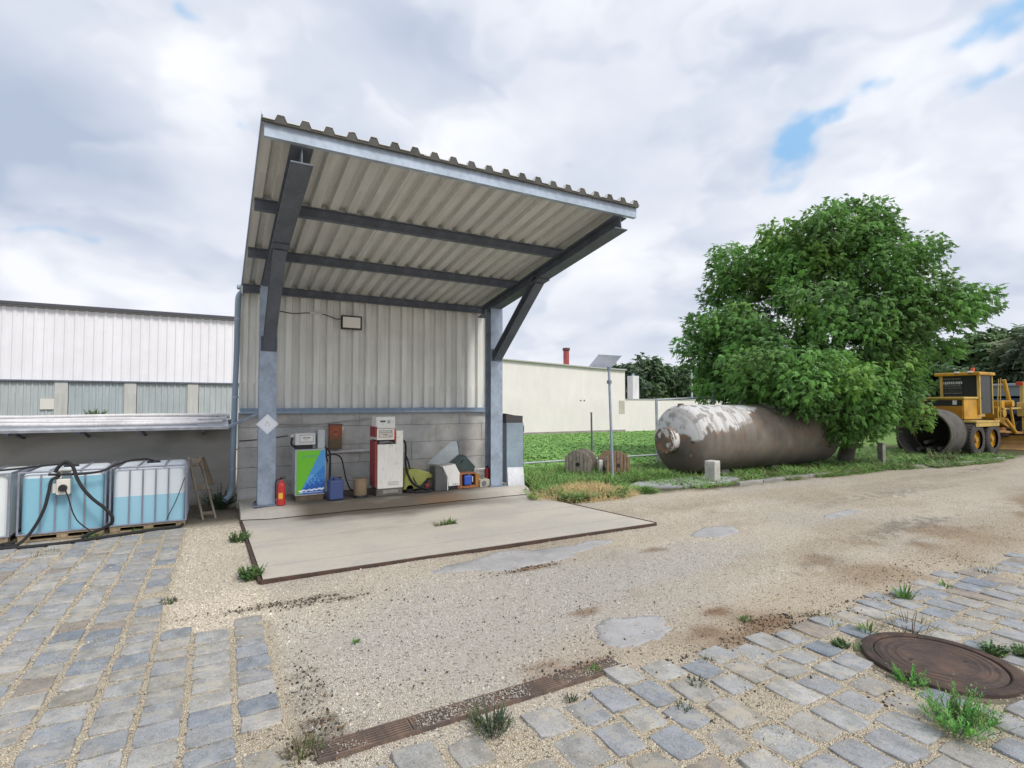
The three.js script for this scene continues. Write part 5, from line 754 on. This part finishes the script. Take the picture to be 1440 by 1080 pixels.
function makeTree(o) {
  const R = rng(o.seed), t = thing(o.name, o.label, 'tree', o.pos, o.turn ?? 0, o.group), clumps = [];
  // clump centres spread through the crown's lobes, mostly towards its outside
  let guard = 0; while (clumps.length < o.clumps && guard++ < 60000) {
    const L = o.lobes[Math.floor(R() * o.lobes.length)], u = V(R() * 2 - 1, R() * 2 - 1, R() * 2 - 1), l = u.length(); if (l > 1 || (l < .55 && R() < .55)) continue;
    const c = V(L[0] + u.x * L[3], L[1] + u.y * L[4], L[2] + u.z * L[5]); if (c.y < o.low) continue; if (clumps.some((q) => q.c.distanceTo(c) < o.gap * (.7 + .6 * q.s))) continue;
    clumps.push({ c, s: R(), out: l });
  }
  // wood: trunk, then each clump joins the nearest branch point nearer to the trunk
  const wood = [], nodes = []; let prev = V(0, -.1, 0); const TP = o.trunk.map((p) => V(...p));
  TP.forEach((p, i) => { wood.push(limb(prev, p, mix(o.r, o.r * .35, i / TP.length), mix(o.r, o.r * .35, (i + 1) / TP.length), R, .04)); nodes.push({ p, r: mix(o.r, o.r * .35, (i + 1) / TP.length) * .75, d: p.length() }); prev = p; });
  const trunk = part(t, 'trunk', wood, barkM); const order = clumps.slice().sort((a, b) => a.c.clone().sub(TP[0]).length() - b.c.clone().sub(TP[0]).length()); const br = [];
  for (const c of order) { let best = null, bd = 1e9; for (const n of nodes) { const d = n.p.distanceTo(c.c), back = c.c.y < n.p.y - .4 ? 1.5 : 1; if (d * back < bd && n.r > .012) { bd = d * back; best = n; } } const r0 = Math.min(best.r * .8, .02 + bd * .028), r1 = r0 * .45; br.push(limb(best.p.clone(), c.c.clone(), r0, r1, R, .16)); nodes.push({ p: c.c, r: Math.max(r1 * 1.1, .013) }); }
  part(t, 'branches', br, barkM);
  const ms = [], cs = [], q = new THREE.Quaternion(), e = new THREE.Euler(), ctr = V(...o.lobes[0].slice(0, 3));
  for (const c of clumps) {
    const rr = o.cr * (.7 + .6 * R()), flat = o.flat ?? .62, tint = .70 + .60 * R(), yel = R(), n = Math.round(o.leaves * (.6 + .8 * R()) * (rr / o.cr) ** 2), away = c.c.clone().sub(ctr);
    for (let i = 0; i < n; i++) {
      let u = V(R() * 2 - 1, R() * 2 - 1, R() * 2 - 1); if (u.length() > 1) { u.normalize().multiplyScalar(R() ** .33); }
      const p = V(c.c.x + u.x * rr, c.c.y + u.y * rr * flat, c.c.z + u.z * rr), d = u.clone().multiplyScalar(.8).add(away.clone().normalize().multiplyScalar(.5));
      const yaw = Math.atan2(d.x, d.z) + (R() - .5) * 1.9; e.set(.1 + (R() - .45) * 1.7, yaw, (R() - .5) * 1.6, 'YXZ'); q.setFromEuler(e); const s = o.ls * (.7 + .6 * R());
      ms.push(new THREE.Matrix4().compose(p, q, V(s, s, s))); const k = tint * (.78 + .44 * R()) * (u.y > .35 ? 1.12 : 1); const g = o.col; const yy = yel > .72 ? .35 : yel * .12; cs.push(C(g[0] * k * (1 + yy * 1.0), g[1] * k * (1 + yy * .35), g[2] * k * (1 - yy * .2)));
    }
  }
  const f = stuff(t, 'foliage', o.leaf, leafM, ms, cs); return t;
}
const walnutLeaf = leafGeo(4, .185, .040, 1, .25), smallLeaf = leafGeo(2, .42, .15, 1, .3), tuftLeaf = leafGeo(3, .8, .22, 1, .2);
// the walnut over the tank; local x runs to the right as seen from the yard, z towards it
makeTree({ name: 'walnut_tree', label: 'big spreading green tree with low branches over the rusty tank', pos: [18.5, 0, -10.35], turn: -rad(61), seed: 7, r: .27, clumps: 350, gap: .53, cr: .58, flat: .85, leaves: 140, ls: 1.0, low: 1.0, leaf: walnutLeaf, col: [.118, .285, .046],
  trunk: [[.12, .5, .05], [.35, 1.1, .1], [.3, 1.9, 0], [.1, 3.0, 0], [-.15, 4.5, .1], [-.1, 6.2, 0], [-.1, 7.8, 0]],
  lobes: [[-.8, 4.8, 0, 3.3, 2.8, 3.1], [-.8, 4.5, 0, 3.7, 2.2, 3.1], [-.3, 7.2, 0, 2.0, 1.55, 1.9], [.2, 7.9, 0, 1.2, .95, 1.2], [-3.4, 4.2, .2, 1.8, 1.3, 1.7], [-2.85, 6.7, 0, 1.6, 1.35, 1.5], [-1.6, 7.1, 0, 1.3, 1.2, 1.4], [1.5, 5.9, 0, 1.5, 1.5, 1.6], [2.2, 4.7, 0, 1.4, 1.3, 1.6], [-1.2, 2.7, .8, 3.5, 1.1, 2.2], [.2, 2.0, 1.0, 1.9, .9, 1.1], [-.1, 1.5, 1.3, 1.3, .6, .8], [-1.7, 2.95, 3.0, 1.5, .9, 1.5], [-.6, 2.6, 2.4, 1.3, 1.0, 1.2], [.9, 2.9, .4, 1.2, 1.3, 1.5], [-3.3, 3.0, .6, 1.4, .8, 1.2]] });
// trees behind the cream building, left of the walnut
const bgc = [.065, .135, .045];
for (const [x, z, h, w, say, col] of [[39.5, -46, 6.4, 2.3, 'dark pointed tree nearest the white chimney', [.05, .105, .05]], [43.4, -46, 7.0, 2.6, 'tall dark tree beyond the cream building, second from the white chimney', bgc], [47.6, -45, 6.6, 2.9, 'rounded dark tree beyond the low cream wall', bgc], [52.6, -44, 6.4, 3.0, 'dark green tree beyond the low wall beside the thin mast', bgc], [57.5, -43, 6.6, 3.0, 'dark green tree showing through the left edge of the big tree', bgc]])
  makeTree({ name: 'background_tree', label: say, pos: [x, 0, z], turn: -rad(45), seed: Math.round(x * 7), r: .22, clumps: 46, gap: .75, cr: 1.0, leaves: 60, ls: .95, low: .6, flat: .8, leaf: tuftLeaf, col, trunk: [[0, 1.5, 0], [0, h * .5, 0], [0, h * .8, 0]], lobes: [[0, h * .42, 0, w, h * .36, w], [0, h * .68, 0, w * .75, h * .28, w * .7], [w * .2, h * .84, 0, w * .38, h * .15, w * .4], [0, h * .25, 0, w * .95, h * .24, w]] });
for (const [x, z, h, w, say, col] of [[46, -20.5, 6.3, 2.9, 'green tree behind the grader, touching the big tree', [.085, .18, .05]], [47, -16.4, 7.2, 3.0, 'green tree behind the grader cab', [.08, .165, .05]], [45.5, -12.4, 7.0, 2.8, 'grey green tree above the blue vehicle', [.10, .14, .08]], [47, -8.6, 6.8, 2.6, 'grey green tree at the right edge of the photo', [.10, .14, .08]], [58, -24, 7.2, 3.5, 'far green tree behind the grader and the walnut', bgc]])
  makeTree({ name: 'roadside_tree', label: say, pos: [x, 0, z], turn: -rad(72), seed: Math.round(x * 3 - z * 11), r: .25, clumps: 62, gap: .72, cr: .95, leaves: 66, ls: .85, low: .5, flat: .75, leaf: tuftLeaf, col, trunk: [[0, 1.5, 0], [.1, h * .5, 0], [0, h * .8, 0]], lobes: [[0, h * .45, 0, w, h * .36, w], [-.5, h * .68, 0, w * .8, h * .26, w * .8], [w * .3, h * .78, 0, w * .5, h * .2, w * .5], [0, h * .26, 0, w, h * .25, w]] });

// ------------------------------------------------------------------ grass, field and heap
const bladeG = (() => { const p = [], w = .006; for (const [a, b, c, d, bend] of [[0, .35, .35, .72, .06], [.35, .72, .72, 1, .2]]) { const y0 = a, y1 = c, z0 = bend * a * a * 2, z1 = (bend + .1) * c * c * 2; p.push(-w * (1 - a), y0, z0, w * (1 - a), y0, z0, w * (1 - c), y1, z1, -w * (1 - a), y0, z0, w * (1 - c), y1, z1, -w * (1 - c), y1, z1); } const q = []; for (let i = 0; i < p.length; i += 3) q.push([p[i], p[i + 1], p[i + 2]]); const pts = [[-.008, 0, 0], [.008, 0, 0], [.0065, .45, .05], [-.008, 0, 0], [.0065, .45, .05], [-.0065, .45, .05], [-.0065, .45, .05], [.0065, .45, .05], [0, 1, .3]].flat(); const g = new THREE.BufferGeometry(); g.setAttribute('position', new THREE.Float32BufferAttribute(pts, 3)); g.computeVertexNormals(); g.setAttribute('uv', new THREE.Float32BufferAttribute(new Float32Array(18), 2)); return g; })();
const grassM = mat([1, 1, 1], { rough: .7, transmission: .3, thickness: 0 });
const green = (R, d = 0) => { const k = .65 + .7 * R(), y = R() < .12 + d ? 1 : 0; return y ? C(.24 * k, .20 * k, .075 * k) : C(.17 * k, .33 * k, .06 * k); };
{
  const R = rng(91), ms = [], cs = [];
  const fill = (n, f, h0, h1, dry = 0) => { for (let i = 0; i < n; i++) { const p = f(); if (!p) continue; const h = mix(h0, h1, R()) * (p[2] ?? 1); ms.push(TR(p[0], p[3] ?? -.01, p[1], (R() - .5) * .9, R() * 6.3, (R() - .5) * .9, 1.2 + R() * .8, h, 1.0)); cs.push(green(R, dry)); } };
  // tall grass from the cabinet along to the drums, thinning towards the slab
  fill(30000, () => { const x = mix(5.9, 10.6, R()), z = mix(-13, -9.2, R()), e = fbm(x * 1.4, 2, z * 1.4, 3); if (x < 6.35 && z < -10.2 && z > -11.5) return null; const front = -9.75 + .10 * Math.sin(x * 3); const k = step(front + .3, front - .7, z + (e - .5)); if (R() > k || (x > 8.5 && z > -10.2)) return null; return [x, z, .5 + .8 * e]; }, .12, .30);
  fill(9000, () => { const x = mix(7.2, 8.6, R()), z = mix(-9.45, -8.95, R()), e = fbm(x * 2.4, 2, z * 2.4, 3); if (R() > step(.35, .6, e)) return null; return [x, z, .6]; }, .06, .16);
  fill(5000, () => { const a = R() * 6.283, q = Math.sqrt(R()), x = 6.95 + Math.cos(a) * q * 1.35, z = -9.38 + Math.sin(a) * q * .62, e = fbm(x * 2.2 + 3, 4, z * 2.2, 3); if (R() > step(.46, .60, e)) return null; return [x, z, .8, .05]; }, .10, .24, .1);
  // the verge behind the kerb, under and round the tank and the tree
  fill(60000, () => { const x = mix(9.2, 25.5, R()), z = mix(-12.6, -8.2, R()), k = kerbZ(x), e = fbm(x * 1.2, 5, z * 1.2, 3); if (z > k - .22 + (x > 16 ? .25 : .02) || R() > step(.30, .55, e) || (x < 12 && z > -10.1 && R() < .75)) return null; return [x, z, .6 + .6 * e]; }, .06, .22);
  fill(6000, () => { const x = mix(13, 24.5, R()), z = kerbZ(x) + mix(-.3, .12, R()), e = fbm(x * 1.5, 6, z * 3, 3); if (R() > step(.42, .58, e)) return null; return [x, z, .7]; }, .05, .16, .15);
  stuff(scene, 'grass', bladeG, grassM, ms, cs, 'unmown green grass round the cable drums, the tank and the kerb', 'grass');
}
{
  // the crop on the field behind: low leafy plants
  const R = rng(93), ms = [], cs = [];
  for (let i = 0; i < 170000; i++) { const x = mix(5.6, 40, R()), z = -mix(13.2, 28.2, R() ** .8), r = x * yawC + z * yawS, d = x * yawS - z * yawC; if (r / d < -.08 || r / d > .62 || d < 5) continue; const e = fbm(x * .8, 3, z * .8, 3), b = step(.62, .70, fbm(x * .5 + 4, 6, z * 1.1, 3)) * step(-19, -16, z); if (R() < b * .9) continue; const s = .09 + .12 * R() * (0.5 + e); ms.push(TR(x, .02 + .08 * R(), z, (R() - .5) * 1.2, R() * 6.3, (R() - .5) * 1.2, s)); const k = (.8 + .4 * R()) * (.85 + .3 * e); cs.push(C(.27 * k, .49 * k, .12 * k)); }
  stuff(scene, 'field_crop', tuftLeaf, grassM, ms, cs, 'low bright green crop covering the field before the cream building', 'crop');
}
{
  // a low heap of straw and sand beside the slab
  const n = 34, pos = [], idx = [], uv = []; for (let j = 0; j <= n; j++) for (let i = 0; i <= n; i++) { const u = i / n * 2 - 1, v = j / n * 2 - 1, x = u * 1.25, z = v * .62, d = Math.hypot(u, v), h = .21 * step(1.0, .1, d + (fbm(x * 2, 1, z * 2, 3) - .5) * .5) * (.75 + .6 * fbm(x * 3, 5, z * 3, 3)); pos.push(x, h - .03, z); uv.push(x, z); }
  for (let j = 0; j < n; j++) for (let i = 0; i < n; i++) { const a = j * (n + 1) + i; idx.push(a, a + n + 1, a + 1, a + 1, a + n + 1, a + n + 2); }
  const g = new THREE.BufferGeometry(); g.setAttribute('position', new THREE.Float32BufferAttribute(pos, 3)); g.setAttribute('uv', new THREE.Float32BufferAttribute(uv, 2)); g.setIndex(idx); g.computeVertexNormals();
  const t = thing('straw_heap', 'low heap of pale straw and sand between the slab and the cable drums', 'heap', [6.95, 0, -9.35], -.12); part(t, 'mound', g, mat([.42, .32, .17], { map: T.dirt, bumpMap: T.rough, bumpScale: .03, rough: .95 }));
  const R = rng(95), ms = [], cs = []; for (let i = 0; i < 3400; i++) { const a = R() * 6.283, d = Math.sqrt(R()) * 1.02, u = Math.cos(a) * d, v = Math.sin(a) * d, x = u * 1.25, z = v * .62, h = .21 * step(1.0, .1, Math.hypot(u, v) + (fbm(x * 2, 1, z * 2, 3) - .5) * .5) * (.75 + .6 * fbm(x * 3, 5, z * 3, 3)); ms.push(TR(x, h - .015, z, 1.2 + (R() - .5) * 1.1, R() * 6.3, (R() - .5), .9, .05 + .08 * R(), .6)); const k = .7 + .6 * R(); cs.push(C(.50 * k, .38 * k, .19 * k)); }
  stuff(t, 'straw', bladeG, mat([1, 1, 1], { rough: .9 }), ms, cs);
}

// ------------------------------------------------------------------ drain and manhole
{
  const t = thing('drain_channel', 'rusty iron drain grating in four lengths across the gravel', 'drain'); const rm = mat([1.1, 1.18, 1.25], { map: T.rust, bumpMap: T.grit, bumpScale: .002, rough: .9 });
  part(t, 'channel_bed', bx(1.63, -.012, -3.255, 2.22, .02, .13), mat([.42, .36, .27], { map: T.dirt, bumpMap: T.rough, bumpScale: .02, rough: .95 }));
  for (let k = 0; k < 4; k++) { const x0 = .53 + k * .552, s = part(t, 'grate_section', [bx(x0 + .006, .006, -3.255, .014, .035, .135, .003), bx(x0 + .540, .006, -3.255, .014, .035, .135, .003), bx(x0 + .27, .004, -3.255, .014, .03, .135, .003)], rm); s.position.y = [-.012, -.008, -.014, -.017][k]; for (let i = 0; i < 6; i++) part(s, 'bar', bx(x0 + .273, .007, -3.315 + i * .024, .53, .030, .0105, .003), rm); }
  for (const z of [-3.328, -3.182]) part(t, 'edge_angle', bx(1.63, .0, z, 2.22, .03, .012), rm);
}
{
  const t = thing('manhole_cover', 'round rusty brown manhole cover among the granite setts', 'manhole', [4.88, .0, -2.06]); const rm = mat([.62, .60, .62], { map: T.rust, bumpMap: T.rough, bumpScale: .006, rough: .82 });
  const fr = [[.415, -.06], [.415, .028], [.43, .034], [.485, .034], [.50, .026], [.50, -.06]], pr = [[0, .026], [.24, .027], [.245, .033], [.262, .033], [.267, .026], [.30, .026], [.305, .033], [.322, .033], [.327, .026], [.352, .026], [.357, .033], [.374, .033], [.379, .026], [.400, .027], [.408, .02], [.408, -.06]];
  part(t, 'frame_ring', uvm(new THREE.LatheGeometry(fr.map((p) => new THREE.Vector2(...p)), 56)), mat([.50, .48, .50], { map: T.rust, bumpMap: T.grit, bumpScale: .003, rough: .9 })); const c = part(t, 'cover', uvm(new THREE.LatheGeometry(pr.map((p) => new THREE.Vector2(...p)), 56)), rm);
  for (const a of [.6, 3.7]) part(c, 'lifting_slot', bx(Math.cos(a) * .2, .027, Math.sin(a) * .2, .05, .004, .02), M.black);
  const bed = new THREE.CylinderGeometry(.55, .58, .03, 40); bed.translate(0, -.009, 0); part(t, 'mortar_bed', uvm(bed), mat([.20, .175, .13], { map: T.dirt, bumpMap: T.rough, bumpScale: .015, rough: .95 }));
}

// ------------------------------------------------------------------ weeds
function weed(label, x, z, h, spread, n, seed, o = {}) {
  const R = rng(seed), pos = [], gs = o.col ?? [[.10, .22, .035], [.075, .17, .03], [.15, .25, .05]], cols = [];
  const put = (a, b, c, k) => { for (const q of [a, b, c]) { pos.push(q.x, q.y, q.z); cols.push(...k); } };
  for (let i = 0; i < n; i++) {
    const a = R() * 6.283, q = Math.sqrt(R()) * spread * .45, b = V(Math.cos(a) * q, -.01, Math.sin(a) * q), lean = .25 + R() * 1.0, L = h * (.5 + .7 * R()), k = gs[Math.floor(R() * gs.length)].map((v) => v * (.7 + .6 * R()));
    const dir = V(Math.cos(a + (R() - .5)) * lean, 1, Math.sin(a + (R() - .5)) * lean).normalize(), side = V(-dir.z, 0, dir.x).normalize(), w = o.w ?? .006, m = b.clone().addScaledVector(dir, L * .55), e = b.clone().addScaledVector(dir, L).add(V(0, -L * .18 * lean, 0));
    const l = (p, s) => p.clone().addScaledVector(side, s); put(l(b, -w), l(b, w), l(m, w), k); put(l(b, -w), l(m, w), l(m, -w), k); put(l(m, -w), l(m, w), e, k);
    if (o.feather) for (let f = 0; f < o.feather; f++) { const t = .25 + .75 * (f + R()) / o.feather, c = b.clone().addScaledVector(dir, L * t), fa = R() * 6.283, fl = h * .22 * (1.15 - t), fd = V(Math.cos(fa), .55 + R() * .6, Math.sin(fa)).normalize(), fs = V(-fd.z, 0, fd.x).normalize().multiplyScalar(o.fw ?? .003), fe = c.clone().addScaledVector(fd, fl), fk = k.map((v) => v * (.85 + .4 * R())); put(c.clone().sub(fs), c.clone().add(fs), fe.clone().add(fs.clone().multiplyScalar(.6)), fk); put(c.clone().sub(fs), fe.clone().add(fs.clone().multiplyScalar(.6)), fe.clone().sub(fs.clone().multiplyScalar(.6)), fk); }
  }
  const g = new THREE.BufferGeometry(); g.setAttribute('position', new THREE.Float32BufferAttribute(pos, 3)); g.setAttribute('color', new THREE.Float32BufferAttribute(cols, 3)); g.computeVertexNormals(); g.setAttribute('uv', new THREE.Float32BufferAttribute(new Float32Array(pos.length / 3 * 2), 2));
  const w = solo('weed', g, weedM, label, 'weed', 'weeds growing in the gravel and the paving joints'); w.position.set(x, 0, z); return w;
}
const weedM = mat([1, 1, 1], { rough: .7, transmission: .25, thickness: 0, vertexColors: true });
const feathery = { feather: 16, fw: .0035, w: .003, col: [[.13, .33, .05], [.10, .27, .04], [.17, .38, .07]] }, darkish = { feather: 8, w: .004, col: [[.055, .095, .04], [.075, .12, .045], [.12, .15, .05], [.045, .07, .035]] }, dry = { w: .0035, col: [[.24, .20, .09], [.15, .15, .06], [.10, .10, .05]] }, leafy = { w: .011, feather: 7, fw: .011, col: [[.085, .17, .04], [.065, .13, .03], [.11, .18, .05]] };
weed('lush feathery bright green weed in front of the manhole cover', 3.98, -1.60, .26, .20, 80, 1, feathery);
weed('small feathery weed just right of the lush one by the manhole', 4.22, -1.56, .12, .13, 40, 2, feathery);
weed('green feathery weed at the left front rim of the manhole cover', 4.36, -2.02, .13, .13, 46, 3, feathery);
weed('green grass tuft at the gravel edge beyond the setts', 6.19, -2.90, .15, .13, 60, 4);
weed('tiny grass tuft right of the bright one at the gravel edge', 6.95, -2.85, .10, .08, 26, 5);
weed('dark scrubby weed growing over the middle of the drain grating', 1.50, -2.99, .14, .22, 95, 6, darkish);
weed('leafy weed at the front left corner of the concrete slab', .36, -6.84, .16, .22, 70, 7, leafy);
weed('small leafy weed against the left edge of the slab', .29, -8.75, .16, .22, 50, 8, leafy);
weed('low moss green tuft alone at the edge of the left paving', -.40, -6.42, .06, .15, 60, 9, { ...darkish, col: [[.10, .13, .05], [.08, .11, .045]] });
weed('brownish green weed at the left end of the drain grating', .46, -3.30, .09, .22, 80, 10, { w: .004, feather: 5, col: [[.13, .14, .05], [.10, .11, .045], [.17, .14, .07]] });
weed('small green tuft in the gravel left of the right paving', 4.30, -3.32, .07, .10, 40, 11, { w: .005 });
weed('dark little weed on the setts right of the drain', 2.70, -2.56, .06, .09, 34, 12, darkish);
weed('green grass tuft between the gravel and the manhole', 4.98, -2.62, .12, .12, 50, 13, { w: .005 });
weed('grass tuft behind the right rim of the manhole cover', 5.44, -1.92, .11, .10, 44, 14, leafy);
weed('dry stalks standing behind the manhole cover', 5.36, -2.50, .17, .45, 60, 15, dry);
weed('green tuft on the right end of the drain grating', 2.48, -3.24, .06, .12, 46, 16, { w: .004 });
weed('green grass tuft growing in the sump hole of the slab', 3.36, -8.22, .15, .16, 90, 17); weed('short dry grass filling the sump hole of the slab', 3.18, -8.2, .10, .22, 70, 18, { w: .005, col: [[.12, .15, .05], [.16, .14, .07]] });
weed('small weed on the gravel edge left of the grass tuft', 4.88, -2.86, .06, .10, 36, 19, { w: .004 }); weed('dry brown weed on the boundary of gravel and setts', 3.34, -2.93, .05, .14, 40, 20, dry); weed('brownish tuft in front of the dirt patch by the setts', 5.0, -3.06, .06, .22, 60, 21, dry); weed('grass tuft in the setts nearest the left of the manhole', 4.52, -2.58, .07, .10, 36, 22, leafy);
weed('dry yellowish weed in the paving before the left tank', -2.05, -9.22, .06, .25, 60, 23, dry); weed('dry weed in the paving just right of the yellowish one', -1.92, -9.34, .07, .18, 46, 24, dry); weed('dark green weed beneath the nearly full blue tank', -1.62, -10.08, .10, .26, 60, 25); weed('green weed beneath the half-full blue tank', -1.0, -10.14, .10, .30, 70, 26);
weed('leafy weed at the wall right of the leaning wooden frame', .06, -11.6, .45, .28, 60, 27, { ...leafy, col: [[.04, .075, .03], [.055, .09, .03]] }); weed('dry grass at the far end of the right paving', 8.05, -2.88, .08, .3, 50, 28, dry); weed('dark tuft on the drain right of its middle', 2.12, -3.02, .05, .08, 24, 29, darkish); weed('sprig of grass on the pale gravel left of centre', 1.04, -4.6, .04, .06, 16, 30); weed('dark weed on the gravel edge among the first setts', 3.02, -2.74, .06, .12, 36, 31, darkish); weed('bushy plant growing on the ledge before the hall', -2.0, -12.4, .22, .25, 50, 32, leafy).position.y = 1.72;
weed('grass tuft behind the left rim of the manhole cover', 4.60, -2.44, .08, .12, 40, 33, { w: .004 }); weed('green tuft right of the manhole at the photo edge', 5.62, -1.78, .10, .12, 40, 34, leafy);
weed('tall weeds before the dark pipe section', 21.4, -8.75, .5, .7, 90, 35, { w: .012, feather: 6, fw: .012, col: [[.11, .17, .045], [.16, .19, .06]] });

renderer.render(scene, camera);
